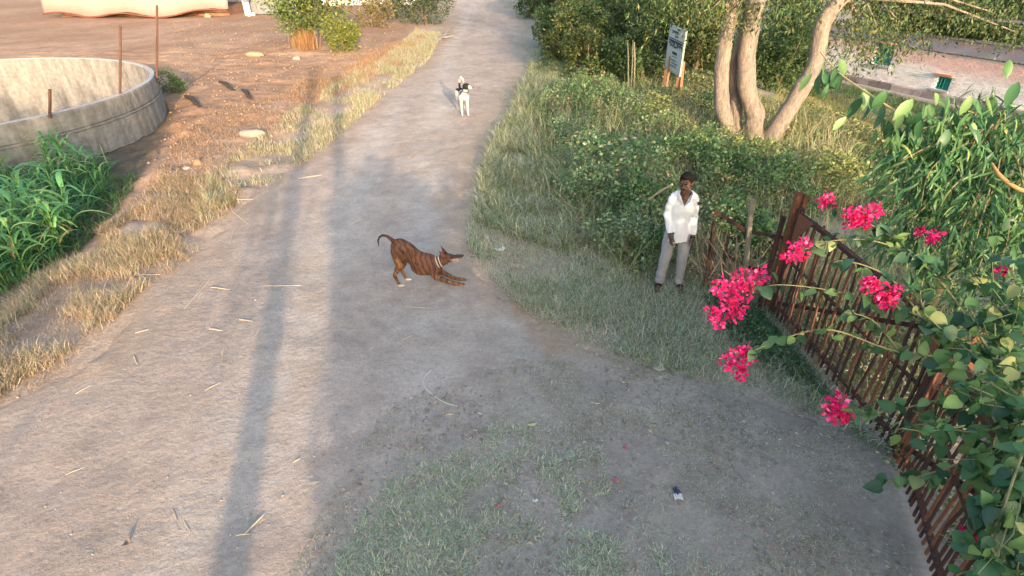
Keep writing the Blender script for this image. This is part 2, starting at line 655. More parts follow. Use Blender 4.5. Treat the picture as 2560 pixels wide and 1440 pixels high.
L.new(nb.outputs["Fac"], mr.inputs[0])
sc = N.new("ShaderNodeVectorMath"); sc.operation = 'SCALE'; L.new(cr.outputs[0], sc.inputs[0]); L.new(mr.outputs[0], sc.inputs["Scale"]); L.new(sc.outputs[0], pb.inputs["Base Color"])
bp = N.new("ShaderNodeBump"); bp.inputs["Distance"].default_value = .015; L.new(nb.outputs["Fac"], bp.inputs["Height"]); L.new(bp.outputs[0], pb.inputs["Normal"])
M_floor = mat("pale_screed", (.36, .345, .33), var=.25, scale=1.5, bump=.01, bscale=12, rough=.9)

TC, TR = Vector((-14.9, 14.6)), 5.2


def ring(prof, n=120):
    """closed profile of (radius, height) pairs turned round the axis"""
    vs, fs = [], []
    m = len(prof)
    for i in range(n):
        a = 2 * math.pi * i / n
        for r, z in prof:
            vs.append((r * math.cos(a), r * math.sin(a), z))
    for i in range(n):
        for k in range(m):
            fs.append((i * m + k, ((i + 1) % n) * m + k, ((i + 1) % n) * m + (k + 1) % m, i * m + (k + 1) % m))
    return vs, fs


tank = thing("water_tank", "round open concrete tank with streaked walls standing at the edge of the bare field", "tank", (TC.x, TC.y, 0))
b = MB(); b.add(*ring([(TR - .16, -1.5), (TR, -1.5), (TR, .42), (TR - .03, .44), (TR - .03, .50), (TR - .01, .52), (TR - .01, .90), (TR - .03, .935), (TR - .14, .935), (TR - .16, .90)])); obj("wall", b.mesh("wall"), M_conc, tank)
b = MB(); n = 90; b.add([(0, 0, -1.3)] + [((TR - .158) * math.cos(2 * math.pi * i / n), (TR - .158) * math.sin(2 * math.pi * i / n), -1.3) for i in range(n)], [(0, 1 + i, 1 + (i + 1) % n) for i in range(n)]); obj("floor", b.mesh("floor"), M_floor, tank)
b = MB(); b.add(*ring([(TR + .001, .455), (TR + .02, .46), (TR + .02, .49), (TR + .001, .495)])); obj("joint_band", b.mesh("joint_band"), M_conc, tank)
M_lime = mat("lime_rim", (.44, .415, .415), var=.2, scale=6, rough=.9)
b = MB(); b.add(*ring([(TR - .145, .937), (TR - .025, .937), (TR - .03, .95), (TR - .14, .95)])); obj("rim", b.mesh("rim"), M_lime, tank)

for k, (px, py, top, lab) in enumerate([(388, 188, 14, "thin rusty pole standing on the right end of the tank wall, tallest of the poles"), (295, 236, 66, "thin rusty pole rising from the near wall of the round tank"), (118, 288, 225, "short dark rusty pole on the near left wall of the round tank")]):
    p = G(px, py, .95)
    e_ = AY(px, top, p.y) - Vector((p.x, p.y, .95))
    b = MB(); b.tube([e_ * -.12, e_ * .5 + Vector((.006, 0, 0)), e_], .030, 8)
    po = obj("rusty_pole", b.mesh("rusty_pole"), mat("pole_rust_%d" % k, (.13, .070, .052), var=.4, scale=6, rough=.9), None, (p.x + .02, p.y + .05, .95))
    tag(po, lab, "pole", "rusty poles on the tank")

# ---------------------------------------------------------------- far side of the field: tarpaulin heap, white wall, gate, standpipe
M_tarp = mat("tarpaulin", (.46, .255, .235), var=.12, scale=1.2, bump=.02, bscale=5, rough=.65)
t0, t1 = G(150, 60), G(585, 26)
tp = thing("tarpaulin_cover", "big pale pink tarpaulin sagging over a heap at the far edge of the field", "tarpaulin", (-24.7, 41.0, 0))
nu, nv = 60, 24
uu, vv = np.meshgrid(np.linspace(0, 1, nu), np.linspace(0, 1, nv))
W = 12.2
xx = (uu - .5) * W
yy = -.2 + vv * 4.5
prof = np.sqrt(np.clip(1 - (1 - vv) ** 2.4, 0, 1))
zz = (.28 + .35 * sstep(.72, 1, uu) + .12 * np.sin(uu * 17)) + prof * 3.0 * (1 - .5 * sstep(.93, 1.0, uu)) + .12 * (fbm(uu * 14, vv * 6, 8) - .5)
yy = yy - .7 * np.sin(uu * 3.1) * (1 - vv) + .1 * fbm(uu * 20, vv * 3, 4)
me = mesh_np("sheet", np.stack([xx.ravel(), yy.ravel(), zz.ravel()], 1), grid_mesh(xx, yy), None, True)
s = obj("sheet", me, M_tarp, tp); s.modifiers.new("t", 'SOLIDIFY').thickness = .02
b = MB()
b.box((0, 2.6, .3), (W * .93, 3.6, .62)); obj("heap", b.mesh("heap"), mat("heap_earth", (.30, .17, .12), var=.3, scale=4, bump=.05, rough=.95), tp)
b = MB(); b.tube([((u_ - .5) * W, -.25 - .7 * math.sin(u_ * 3.1), .24 + .35 * float(sstep(.72, 1, np.array(u_))) + .12 * math.sin(u_ * 17)) for u_ in np.linspace(0, 1, 60)], .05, 6); obj("hem_rope", b.mesh("hem_rope"), mat("dark_rope", (.16, .07, .05), rough=.9), tp)
M_clod = mat("earth_lump", (.38, .26, .19), var=.2, rough=.95)
for px, py, r, lb in [(360, 41, .26, "rounded pale lump nearest the rusty poles at the foot of the tarpaulin"), (443, 38, .2, "small flat pale lump under the middle of the tarpaulin hem"), (520, 44, .22, "pale lump on the field below the right end of the tarpaulin"), (605, 28, .2, "pale lump against the red footing of the white outbuilding")]:
    p = G(px, py); b = MB(); b.ball((0, 0, r * .4), (r * 1.2, r * .8, r * .7), None, 10)
    me = b.mesh("earth_lump"); c = coords(me); c += .12 * r * rng.standard_normal(c.shape); me.vertices.foreach_set("co", c.ravel())
    tag(obj("stone", me, M_clod, None, p), lb, "stone", "lumps along the edge of the field")

M_white = mat("whitewash", (.78, .76, .74), var=.08, scale=3, rough=.8)
M_teal = mat("teal_plinth", (.05, .22, .24), var=.2, rough=.8)
M_steel = mat("grey_steel", (.20, .21, .23), var=.25, scale=4, rough=.6)
p = G(592, 26)
ws = thing("white_outbuilding", "small whitewashed building end with a dark teal base beside the tarpaulin", "building", (p.x, p.y + .9, 0))
b = MB(); b.box((0, .9, 1.6), (2.0, 1.8, 2.3)); obj("wall", b.mesh("wall"), M_white, ws)
b = MB(); b.box((-.25, .9, .32), (2.9, 2.0, .26)); obj("plinth", b.mesh("plinth"), M_teal, ws)
b = MB(); b.box((-.25, .9, .08), (2.7, 1.9, .22)); obj("footing", b.mesh("footing"), mat("red_footing", (.42, .2, .16), var=.3, rough=.9), ws)
b = MB(); b.box((0, .9, 2.84), (2.5, 2.4, .16)); obj("roof", b.mesh("roof"), M_steel, ws)
p = G(624, 40)
sp = thing("standpipe", "white standpipe with an elbow outlet in front of the steel gate", "pipe", p)
b = MB(); b.tube([(0, 0, -.1), (0, 0, .9)], .13, 10); obj("riser", b.mesh("riser"), M_white, sp)
b = MB(); b.tube([(0, -.05, .16), (.18, -.12, .12), (.42, -.14, .12)], .1, 10); obj("elbow", b.mesh("elbow"), M_white, sp)
b = MB(); b.ball((0, 0, 1.02), (.24, .24, .2)); b.tube([(0, 0, .9), (0, 0, 1.0)], .08, 8); obj("valve", b.mesh("valve"), M_steel, sp)
p0, p1 = G(640, 40), G(705, 40)
gt = thing("steel_gate", "grey sheet steel gate with white rails above, half hidden by the leafy bush", "gate", ((p0.x + p1.x) / 2, p0.y + .6, 0))
w_ = p1.x - p0.x + 1.6
b = MB()
for i in range(14):
    b.box((-w_ / 2 + w_ * (i + .5) / 14, .015 * (i % 2), .55), (w_ / 14 - .01, .05, .95))
obj("sheet_panel", b.mesh("sheet_panel"), M_steel, gt)
for z_ in (1.12, 1.42, 1.72, 2.0):
    b = MB(); b.box((0, -.03, z_), (w_, .06, .07)); obj("rail", b.mesh("rail"), M_white, gt)
for i in range(9):
    b = MB(); b.box((-w_ / 2 + w_ * (i + .5) / 9, .03, 1.55), (.04, .04, 1.0)); obj("bar", b.mesh("bar"), M_steel, gt)
for s_ in (-1, 1):
    b = MB(); b.box((s_ * (w_ / 2 + .08), 0, 1.1), (.14, .14, 2.3)); obj("post", b.mesh("post"), M_white, gt)
# low boundary wall running on behind the bush
p = G(900, 22)
wl = thing("boundary_wall", "low pale wall with a dark coping seen behind the leafy bush", "wall", (p.x, p.y + 3, 0))
b = MB(); b.box((0, 0, .55), (7.5, .25, 1.3)); obj("wall", b.mesh("wall"), M_white, wl)
b = MB(); b.box((0, 0, 1.24), (7.6, .35, .08)); obj("coping", b.mesh("coping"), M_steel, wl)

# ---------------------------------------------------------------- brick house at the back right, on lower ground
HB = -1.85
a0, a1 = G(2065, 192, HB), G(2318, 247, HB)
hd = (a1 - a0); hd.z = 0
Lh = hd.length; hd.normalize()
Hang = math.atan2(hd.y, hd.x)
house = thing("brick_house", "low whitewashed brick house with small green windows behind the leaning tree trunk", "house", (a0.x, a0.y, HB), Hang)
# local frame: x along the wall, -y towards the viewer
LW, HH, BACK = Lh + 9.0, 2.35, 5.0
X0 = -3.0


def house_hit(px, py):
    """wall-plane coordinates of a photo pixel"""
    a, b_, c = ray(px, py)
    nrm = Vector((-hd.y, hd.x, 0))
    d = Vector((a, b_, c))
    o = Vector((0, 0, CAM_H))
    t = (Vector((a0.x, a0.y, HB)) - o).dot(nrm) / d.dot(nrm)
    q = o + d * t - Vector((a0.x, a0.y, HB))
    return q.dot(hd), q.z


wins = []
for (xa, ya, xb, yb) in [(2190, 108, 2232, 160), (2341, 189, 2374, 222)]:
    ym = (ya + yb) / 2
    zt = house_hit(xa, ya)[1]; zb = house_hit(xa, yb)[1]
    u0 = house_hit(xa, ym)[0]; u1 = house_hit(xb, ym + .2 * (xb - xa))[0]
    wins.append((min(u0, u1), max(u0, u1), zb, zt))
zr = house_hit(2245, 116)[1]
HH = zr
M_mort = mat("mortar", (.74, .71, .70), var=.18, scale=3, rough=.95)
b = MB()
# wall core with window openings, pieced from boxes
cols = sorted([X0, X0 + LW] + [v for w in wins for v in w[:2]])
for i in range(len(cols) - 1):
    xa, xb = cols[i], cols[i + 1]
    if xb - xa < .01: continue
    w = [q for q in wins if abs(q[0] - xa) < 1e-4]
    if w:
        q = w[0]
        b.box(((xa + xb) / 2, .15, q[2] / 2), (xb - xa, .3, q[2]))
        b.box(((xa + xb) / 2, .15, (HH + q[3]) / 2), (xb - xa, .3, HH - q[3]))
    else:
        b.box(((xa + xb) / 2, .15, HH / 2), (xb - xa, .3, HH))
b.box((X0 + .15, BACK / 2 + .3, HH / 2), (.3, BACK, HH)); b.box((X0 + LW - .15, BACK / 2 + .3, HH / 2), (.3, BACK, HH)); b.box((X0 + LW / 2, BACK + .45, HH / 2), (LW, .3, HH))
wall = obj("wall", b.mesh("wall"), M_mort, house)
# brick courses as one relief part: whitewashed low down and at the left, worn to pink higher up
b = MB()
BW, BHt = .23, .085
nr = int(HH / BHt)
for r in range(nr):
    z_ = (r + .5) * BHt
    k = 0
    x_ = X0 - (BW / 2 if r % 2 else 0)
    while x_ < X0 + LW:
        xa, xb = max(x_, X0), min(x_ + BW, X0 + LW)
        x_ += BW
        mid = (xa + xb) / 2
        if any(q[0] - .06 < mid < q[1] + .06 and q[2] - .05 < z_ < q[3] + .05 for q in wins) or xb - xa < .05:
            continue
        up = z_ / HH + .25 * (float(fbm(np.array(mid * .7), np.array(z_ * .9), 4)) - .5) + .12 * sstep(1.0, 5.0, np.array(mid))
        t = float(sstep(.56, .92, np.array(up)))
        j = rng.uniform(.85, 1.1)
        c = np.array([.80, .77, .76]) * (1 - t) + np.array([.68, .47, .44]) * t
        b.box((mid, -.006 - .006 * rng.random(), z_), (xb - xa - .014, .03, BHt - .016), None, tuple(c * j))
wb = obj("brick_courses", b.mesh("brick_courses"), mat("brick", attr=True, var=.2, scale=12, bump=.004, rough=.95), house)
tag(wb, kind='stuff')
M_frame = mat("green_paint", (.03, .26, .22), var=.2, rough=.6)
M_glass = mat("dark_pane", (.02, .10, .10), var=.2, rough=.15, spec=.5)
for q in wins:
    w_, h_ = q[1] - q[0], q[3] - q[2]
    cx, cz = (q[0] + q[1]) / 2, (q[2] + q[3]) / 2
    wn_ = MB(); t_ = .06
    for bx in ((cx - w_ / 2 + t_ / 2, t_, h_), (cx + w_ / 2 - t_ / 2, t_, h_), (cx, t_ * .7, h_)):
        wn_.box((bx[0], .07, cz), (bx[1], .07, bx[2]))
    wn_.box((cx, .072, cz + h_ / 2 - t_ / 2), (w_ - .004, .06, t_)); wn_.box((cx, .072, cz - h_ / 2 + t_ / 2), (w_ - .004, .06, t_))
    wo = obj("window", wn_.mesh("window"), M_frame, house)
    for s_ in (-1, 1):
        g = MB(); g.box((cx + s_ * w_ / 4, .1, cz), (w_ / 2 - .05, .012, h_ - .08)); obj("pane", g.mesh("pane"), M_glass if s_ < 0 else mat("teal_shutter", (.03, .30, .27), var=.3, scale=3, rough=.5), wo)
    for k in range(3):
        g = MB(); g.box((cx - w_ / 2 + w_ * (k + 1) / 4 + .02, .035, cz), (.018, .018, h_ - .02)); obj("bar", g.mesh("bar"), M_frame, wo)
    g = MB(); g.box((cx, -.05, cz - h_ / 2 - .045), (w_ + .2, .22, .07)); obj("sill", g.mesh("sill"), mat("cement_sill", (.36, .34, .33), rough=.9), wo)
    g = MB(); g.box((cx, -.11, cz + h_ / 2 + .09), (w_ + .16, .2, .06)); obj("lintel", g.mesh("lintel"), mat("red_lintel", (.46, .22, .15), var=.3, rough=.9), wo)
b = MB()
xx0 = X0
while xx0 < X0 + LW:
    l_ = rng.uniform(.35, .7)
    b.box((xx0 + l_ / 2, -.14 - .03 * rng.random(), .16), (l_ - .02, .3, .3 + .04 * rng.random()), None, tuple(np.array([.30, .26, .27]) * rng.uniform(.6, 1.2)))
    xx0 += l_
pl = obj("plinth", b.mesh("plinth"), mat("plinth_stone", attr=True, var=.35, scale=8, bump=.02, rough=.95), house); tag(pl, kind='stuff')
b = MB(); b.box((X0 + LW / 2, -.40, .02), (LW, .16, .10)); obj("drain_kerb", b.mesh("drain_kerb"), mat("pale_kerb", (.45, .42, .40), var=.35, scale=5, rough=.95), house)
# corrugated sheet roof sloping up to the back
nu = 160
uu, vv = np.meshgrid(np.linspace(0, 1, nu), np.linspace(0, 1, 6))
xx = X0 - .3 + uu * (LW + .6); yy = -.12 + vv * (BACK / 2 + .5)
zz = HH + .05 + (yy + .12) * .06 + .025 * np.sin(xx * 2 * math.pi / .2)
b_me = mesh_np("roof", np.stack([xx.ravel(), yy.ravel(), zz.ravel()], 1), grid_mesh(xx, yy), None, True)
rf = obj("roof", b_me, mat("grey_sheet", (.22, .21, .21), var=.45, scale=1.5, col2=(.20, .13, .10), rough=.6, metal=.2), house); rf.modifiers.new("t", 'SOLIDIFY').thickness = .015
yy2 = yy[-1, 0] + vv * (BACK / 2 + .8)
zz2 = HH + .05 + (yy[-1, 0] + .45) * .33 - (yy2 - yy[-1, 0]) * .06 + .025 * np.sin(xx * 2 * math.pi / .2)
rf = obj("roof", mesh_np("roof", np.stack([xx.ravel(), yy2.ravel(), zz2.ravel()], 1), grid_mesh(xx, yy2), None, True), b_me.materials[0], house); rf.modifiers.new("t", 'SOLIDIFY').thickness = .015
# ---------------------------------------------------------------- vegetation
def unit(v):
    return v / (np.linalg.norm(v, axis=-1, keepdims=True) + 1e-9)


def blades(P, length, width, cols, lean=.5, curve=.6, rg=rng, z=None, seg=2):
    """grass blades: tapering bent strips. P (n,2)"""
    n = len(P)
    z = height(P[:, 0], P[:, 1]) - .01 if z is None else z
    a = rg.uniform(0, 2 * np.pi, n)
    l = lean * rg.random(n) ** .7
    d0 = np.stack([np.cos(a) * l, np.sin(a) * l, np.ones(n)], 1)
    d0 = unit(d0)
    dh = np.stack([np.cos(a), np.sin(a), -.35 * np.ones(n)], 1)
    side = np.stack([-np.sin(a), np.cos(a), np.zeros(n)], 1)
    tw = rg.uniform(-.9, .9, n)[:, None]
    side = unit(side + tw * np.stack([np.cos(a), np.sin(a), np.zeros(n)], 1))
    base = np.concatenate([P, z[:, None]], 1)
    cv = curve * rg.uniform(.3, 1.3, n)[:, None]
    V = []
    p, d = base, d0
    h = (length / seg)[:, None]
    for k in range(seg):
        w = (width * (1 - .45 * k / seg))[:, None] * .5
        V += [p - side * w, p + side * w]
        p = p + d * h
        d = unit(d + dh * cv)
    V.append(p)
    V = np.stack(V, 1)
    m = 2 * seg + 1
    F0 = []
    for k in range(seg - 1):
        q = 2 * k
        F0 += [(q, q + 1, q + 3), (q, q + 3, q + 2)]
    q = 2 * (seg - 1)
    F0.append((q, q + 1, q + 2))
    F = (np.array(F0)[None] + m * np.arange(n)[:, None, None]).reshape(-1, 3)
    return V.reshape(-1, 3), F, np.repeat(cols, m, 0)


def leaves(P, D, size, wid, cols, fold=.25, rg=rng, droop=.0):
    """folded rhombic leaves at P pointing along D"""
    n = len(P)
    D = unit(D)
    R = rg.standard_normal((n, 3))
    S = unit(np.cross(D, R))
    U = np.cross(S, D)
    s = size[:, None]
    w = (size * wid)[:, None]
    tip = P + D * s - U * s * droop
    mid = P + D * s * .45
    V = np.stack([P, tip, mid + S * w * .5 + U * s * fold * .4, mid - S * w * .5 + U * s * fold * .4], 1)
    F = (np.array([(0, 2, 1), (0, 1, 3)])[None] + 4 * np.arange(n)[:, None, None]).reshape(-1, 3)
    return V.reshape(-1, 3), F, np.repeat(cols, 4, 0)


def palette(n, cols, wts=None, jit=.2, rg=rng):
    cols = np.array(cols, float)
    k = rg.choice(len(cols), n, p=None if wts is None else np.array(wts) / np.sum(wts))
    c = cols[k] * rg.uniform(1 - jit, 1 + jit, (n, 1))
    return c * rg.uniform(.94, 1.06, (n, 3))


def join(parts):
    V, F, C, o = [], [], [], 0
    for v, f, c in parts:
        V.append(v); F.append(f + o); C.append(c)
        o += len(v)
    return np.concatenate(V), np.concatenate(F), np.concatenate(C)


def stuff(name, parts, m, label, parent=None):
    V, F, C = join(parts)
    o = obj(name, mesh_np(name, V, F, C), m, parent)
    tag(o, label, kind='stuff')
    return o


STRAW = [(.56, .44, .30), (.66, .55, .39), (.48, .36, .24), (.56, .48, .38)]
PINKDRY = [(.50, .36, .25), (.44, .30, .20), (.56, .44, .32), (.38, .30, .18)]
YGRN = [(.32, .33, .15), (.40, .38, .21), (.24, .28, .11), (.47, .43, .28)]
GREY = [(.44, .53, .37), (.55, .58, .43), (.62, .60, .47), (.33, .43, .26), (.66, .63, .52)]
GREEN = [(.09, .17, .06), (.12, .21, .075), (.16, .23, .085), (.065, .13, .055)]
OLIVE = [(.13, .15, .045), (.18, .19, .06), (.09, .12, .04), (.22, .21, .08), (.07, .10, .035)]
DARKG = [(.035, .065, .025), (.05, .09, .03), (.07, .11, .035), (.03, .05, .025)]


def clumped(pg, n, sc=1.2, thr=.45, seed=0, soft=.25):
    """points inside pg, gathered into clumps by noise"""
    P = scatter(pg, int(n * 2.2))
    v = fbm(P[:, 0] * sc, P[:, 1] * sc, seed, 3) + soft * (rng.random(len(P)) - .5)
    return P[v > thr][:n]


def onto(P, lo=-.35):
    """drop the points that fall well inside the lane"""
    d = dist_poly(P, ROAD) - .9 * (fbm(P[:, 0] * 1.3, P[:, 1] * 1.3, 88, 3) - .5)
    return P[d < lo + .5 * rng.random(len(P)) ** 2]


# --- left verge: dry straw near, pinkish dry grass in the middle, taller yellow green grass along the lane further on
VL_near = poly([(-250, 1130), (0, 1010), (150, 950), (290, 800), (350, 735), (480, 655), (400, 590), (230, 620), (90, 690), (-60, 800), (-300, 960)])
VL_mid = poly([(470, 660), (570, 560), (600, 480), (520, 440), (400, 460), (330, 520), (240, 580), (300, 650)])
VL_far = poly([(500, 570), (620, 500), (740, 425), (860, 335), (930, 265), (1075, 150), (1105, 85), (1040, 75), (960, 150), (820, 230), (720, 300), (640, 360), (520, 440)])
parts = []
P = onto(clumped(VL_near, 26000, 1.8, .49, 3), .2)
parts.append(blades(P, rng.uniform(.07, .26, len(P)), rng.uniform(.004, .009, len(P)), palette(len(P), STRAW + YGRN[:1]), 1.0, .8))
P = onto(scatter(VL_near, 9000), .1)
parts.append(blades(P, rng.uniform(.03, .12, len(P)), rng.uniform(.004, .007, len(P)), palette(len(P), PINKDRY), 1.6, .7))
P = onto(clumped(VL_mid, 22000, 1.4, .43, 5), .2)
parts.append(blades(P, rng.uniform(.06, .20, len(P)), rng.uniform(.005, .010, len(P)), palette(len(P), PINKDRY + STRAW[:2] + YGRN[:1]), 1.1, .8))
stuff("dry_grass", parts, M_grass, "straw coloured dry grass in clumps along the near left edge of the lane")
parts = []
P = onto(clumped(VL_far, 32000, 1.3, .48, 7), .3)
tall = sstep(.4, .65, fbm(P[:, 0] * .8, P[:, 1] * .8, 19))
parts.append(blades(P, rng.uniform(.07, .20, len(P)) * (1 + .8 * tall), rng.uniform(.007, .014, len(P)), palette(len(P), YGRN + STRAW[:2] + PINKDRY[:1] + GREY[2:5], [2, 2.4, 2, 2.4, 1.4, 1.6, 1.4, 2, 1.4, 2], .28), .7, .6))
stuff("verge_grass", parts, M_grass, "yellow green grass standing along the far left edge of the lane")
# thin dry stubble across the bank between field and verge
BANK = poly([(250, 640), (330, 520), (420, 400), (440, 310), (520, 290), (700, 235), (820, 150), (1050, 90), (1060, 150), (800, 260), (640, 380), (540, 450), (430, 480), (330, 560)])
P = clumped(BANK, 34000, 1.3, .44, 11)
parts = [blades(P, rng.uniform(.03, .13, len(P)), rng.uniform(.007, .013, len(P)), palette(len(P), PINKDRY + [(.44, .23, .135), (.42, .33, .2), (.36, .22, .14)], None, .3), 1.5, .6)]
P = clumped(poly([(690, 280), (760, 200), (860, 170), (1070, 80), (1080, 120), (900, 210), (780, 270)]), 7000, .9, .44, 13)
parts.append(blades(P, rng.uniform(.08, .22, len(P)), rng.uniform(.010, .016, len(P)), palette(len(P), [(.52, .27, .15), (.46, .30, .17), (.40, .33, .18)], None, .3), 1.0, .6))
stuff("bank_grass", parts, M_grass, "sparse reddish dry grass on the bank of turned earth")

# --- right verge: short pale grass running into taller grass and leafy weeds
VR_low = poly([(1200, 420), (1180, 520), (1165, 610), (1220, 690), (1310, 780), (1440, 845), (1610, 920), (1890, 975), (2080, 1060), (2210, 1140), (2060, 960), (1960, 800), (1930, 745), (1800, 680), (1640, 640), (1480, 560), (1380, 480), (1290, 380)])
VR_tall = poly([(1335, 130), (1300, 240), (1235, 350), (1200, 440), (1185, 560), (1290, 600), (1420, 640), (1490, 600), (1400, 480), (1330, 330), (1400, 200)])
parts = []
P = onto(scatter(VR_low, 50000), .25)
parts.append(blades(P, rng.uniform(.03, .11, len(P)), rng.uniform(.004, .008, len(P)), palette(len(P), GREY + GREEN[1:2] + STRAW[3:], [3, 3, 3, 1.6, 2, .5, 1.4], .3), 1.4, .9))
P = onto(clumped(VR_low, 22000, 1.1, .47, 23), .25)
parts.append(blades(P, rng.uniform(.08, .22, len(P)), rng.uniform(.005, .009, len(P)), palette(len(P), GREY + GREEN[1:3] + [(.22, .32, .14), (.48, .44, .30)], None, .3), 1.2, .9))
stuff("short_grass", parts, M_grass, "short grey green grass between the lane and the leafy weeds")
parts = []
P = onto(clumped(VR_tall, 30000, .9, .36, 29), .1)
hgt = .5 + 1.1 * fbm(P[:, 0] * .7, P[:, 1] * .7, 31)
parts.append(blades(P, rng.uniform(.14, .40, len(P)) * hgt, rng.uniform(.006, .012, len(P)), palette(len(P), YGRN + GREY + GREEN[1:3], None, .3), .9, .7, seg=3))
stuff("tall_grass", parts, M_grass, "tall pale grass at the right edge of the lane")

# --- leafy weeds under the trees
WEED = poly([(1345, 120), (1330, 230), (1275, 340), (1320, 450), (1400, 560), (1470, 640), (1580, 700), (1660, 722), (1780, 730), (1915, 770), (1990, 640), (2060, 560), (2330, 640), (2700, 640), (2700, 480), (2330, 420), (2200, 330), (2100, 290), (1960, 260), (1780, 200), (1640, 160), (1450, 120)])


def weed_h(P):
    d = dist_poly(P, WEED)
    f = fbm(P[:, 0] * .8, P[:, 1] * .8, 41, 4)
    x, y = P[:, 0], P[:, 1]
    tall = np.exp(-((x - 1.5) / 1.1) ** 2 - ((y - 9.2) / 2.2) ** 2) + .8 * np.exp(-((x - 2.9) / 1.5) ** 2 - ((y - 9.0) / 1.5) ** 2) + .55 * np.exp(-((x - 3.0) / 1.6) ** 2 - ((y - 16) / 3.5) ** 2)
    return (.10 + .22 * sstep(.0, 1.0, d) + .5 * np.clip(tall, 0, 1) * sstep(0, .7, d)) * (.45 + 1.1 * sstep(.3, .7, f))


P = scatter(WEED, 92000)
P = P[(dist_poly(P, WEED) > .35 * rng.random(len(P)))]
H = weed_h(P)
keep = ~((P[:, 0] > 1.9) & (P[:, 0] < 2.45) & (P[:, 1] < 6.8))          # the man's standing place stays clear
P, H = P[keep], H[keep]
zl = H * (1 - .8 * rng.random(len(P)) ** 2.0)
D = np.stack([rng.standard_normal(len(P)), rng.standard_normal(len(P)) - .25, rng.normal(.15, .5, len(P))], 1)
z0 = height(P[:, 0], P[:, 1])
sz = rng.uniform(.03, .065, len(P)) * (1 + .6 * (fbm(P[:, 0] * .6, P[:, 1] * .6, 47) > .58))
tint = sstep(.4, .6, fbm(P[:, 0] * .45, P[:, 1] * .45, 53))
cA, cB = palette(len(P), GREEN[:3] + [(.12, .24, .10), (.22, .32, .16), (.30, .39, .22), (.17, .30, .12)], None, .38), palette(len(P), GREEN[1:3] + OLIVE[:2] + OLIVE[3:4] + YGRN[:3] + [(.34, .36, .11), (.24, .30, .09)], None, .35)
sunny = sstep(3.0, 5.0, P[:, 0]) * .6  # sunlight painted into the leaf colours: yellower towards the lit right side
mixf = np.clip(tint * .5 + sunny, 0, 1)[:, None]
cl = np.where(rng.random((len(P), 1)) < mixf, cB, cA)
dry = rng.random(len(P)) < .09
cl[dry] = palette(int(dry.sum()), PINKDRY)
parts = [leaves(np.concatenate([P, (z0 + zl)[:, None]], 1), D, sz, rng.uniform(.4, .75, len(P)), cl, .3)]
# stems and grass blades among the leaves
Q = scatter(WEED, 42000); Q = Q[~((Q[:, 0] > 1.9) & (Q[:, 0] < 2.45) & (Q[:, 1] < 6.8))]
hQ = weed_h(Q) * rng.uniform(.5, 1.35, len(Q)) + .03
parts.append(blades(Q, hQ, rng.uniform(.005, .011, len(Q)), palette(len(Q), GREEN + YGRN[:3] + GREY[:4] + [(.20, .30, .12), (.30, .22, .14), (.45, .37, .25)], None, .3), .8, .6, seg=3))
stuff("leafy_weeds", parts, M_leaf, "thick tangle of leafy green weeds between the lane and the trees")
# meadow sloping away to the house
MEAD = np.array([G(*p)[:2] for p in [(2700, 620), (2450, 620), (2250, 520), (2150, 430), (2050, 340), (1940, 320), (1930, 250)]] + [G(x, y, -1.8)[:2] for x, y in [(1990, 175), (2085, 190), (2330, 240), (2600, 300), (2800, 340)]])
P = scatter(MEAD, 70000)
P = P[(P[:, 0] - a0.x) * hd.y - (P[:, 1] - a0.y) * hd.x > -.5 * 0 + .75] if True else P
f = fbm(P[:, 0] * .5, P[:, 1] * .5, 57)
cl = np.where((f + .3 * (rng.random(len(P)) - .5))[:, None] > .5, palette(len(P), YGRN + [(.40, .28, .13)]), palette(len(P), OLIVE + GREEN[2:3] + YGRN[2:3]))
nw = ((P[:, 0] - a0.x) * hd.y - (P[:, 1] - a0.y) * hd.x) < 3.4 + 1.2 * (f - .5)
cl[nw] = palette(int(nw.sum()), GREEN + DARKG[:2])  # darker blade colours paint in the strip of shade below the house
stuff("meadow_grass", [blades(P, rng.uniform(.08, .26, len(P)), rng.uniform(.010, .020, len(P)), cl, .8, .6)], M_grass, "yellow green meadow grass sloping down towards the brick house")

# --- grass in the foreground and thin tufts over the apron
FG = poly([(800, 1500), (870, 1360), (920, 1270), (975, 1180), (1070, 1085), (1260, 1055), (1450, 1090), (1560, 1160), (1520, 1240), (1400, 1310), (1560, 1360), (1800, 1400), (1950, 1490)])
parts = []
P = scatter(FG, 60000)
dFG = dist_poly(P, FG)
P = P[(.6 * fbm(P[:, 0] * 1.6, P[:, 1] * 1.6, 63, 3) + .4 * fbm(P[:, 0] * 6, P[:, 1] * 6, 64, 2) + .30 * np.clip(dFG, 0, .6) + .22 * (rng.random(len(P)) - .5)) > .60]
parts.append(blades(P, rng.uniform(.03, .095, len(P)), rng.uniform(.005, .010, len(P)), palette(len(P), GREY + [(.30, .42, .24), (.40, .52, .33), (.54, .62, .43), (.64, .62, .50)], [3, 4, 4, 1.6, 4, 1.4, 2, 3, 4], .3), 2.4, .8))
AP = poly([(700, 1480), (850, 1200), (980, 1010), (1300, 900), (1700, 930), (2000, 1010), (2230, 1150), (2290, 1480)])
P = scatter(AP, 120000)
v = fbm(P[:, 0] * 1.7, P[:, 1] * 1.7, 67, 3) + .25 * (rng.random(len(P)) - .5) + .16 * sstep(3.6, 2.2, P[:, 1])
P = P[v > .53]
parts.append(blades(P, rng.uniform(.015, .06, len(P)), rng.uniform(.003, .007, len(P)), palette(len(P), GREY + PINKDRY[2:4] + [(.40, .38, .33), (.14, .15, .11)], [2, 3, 3, 2.5, 3, 1, 1, 2, 1.5], .3), 2.2, 1.0))
stuff("foreground_grass", parts, M_grass, "short trodden grass spreading over the lane in the foreground")
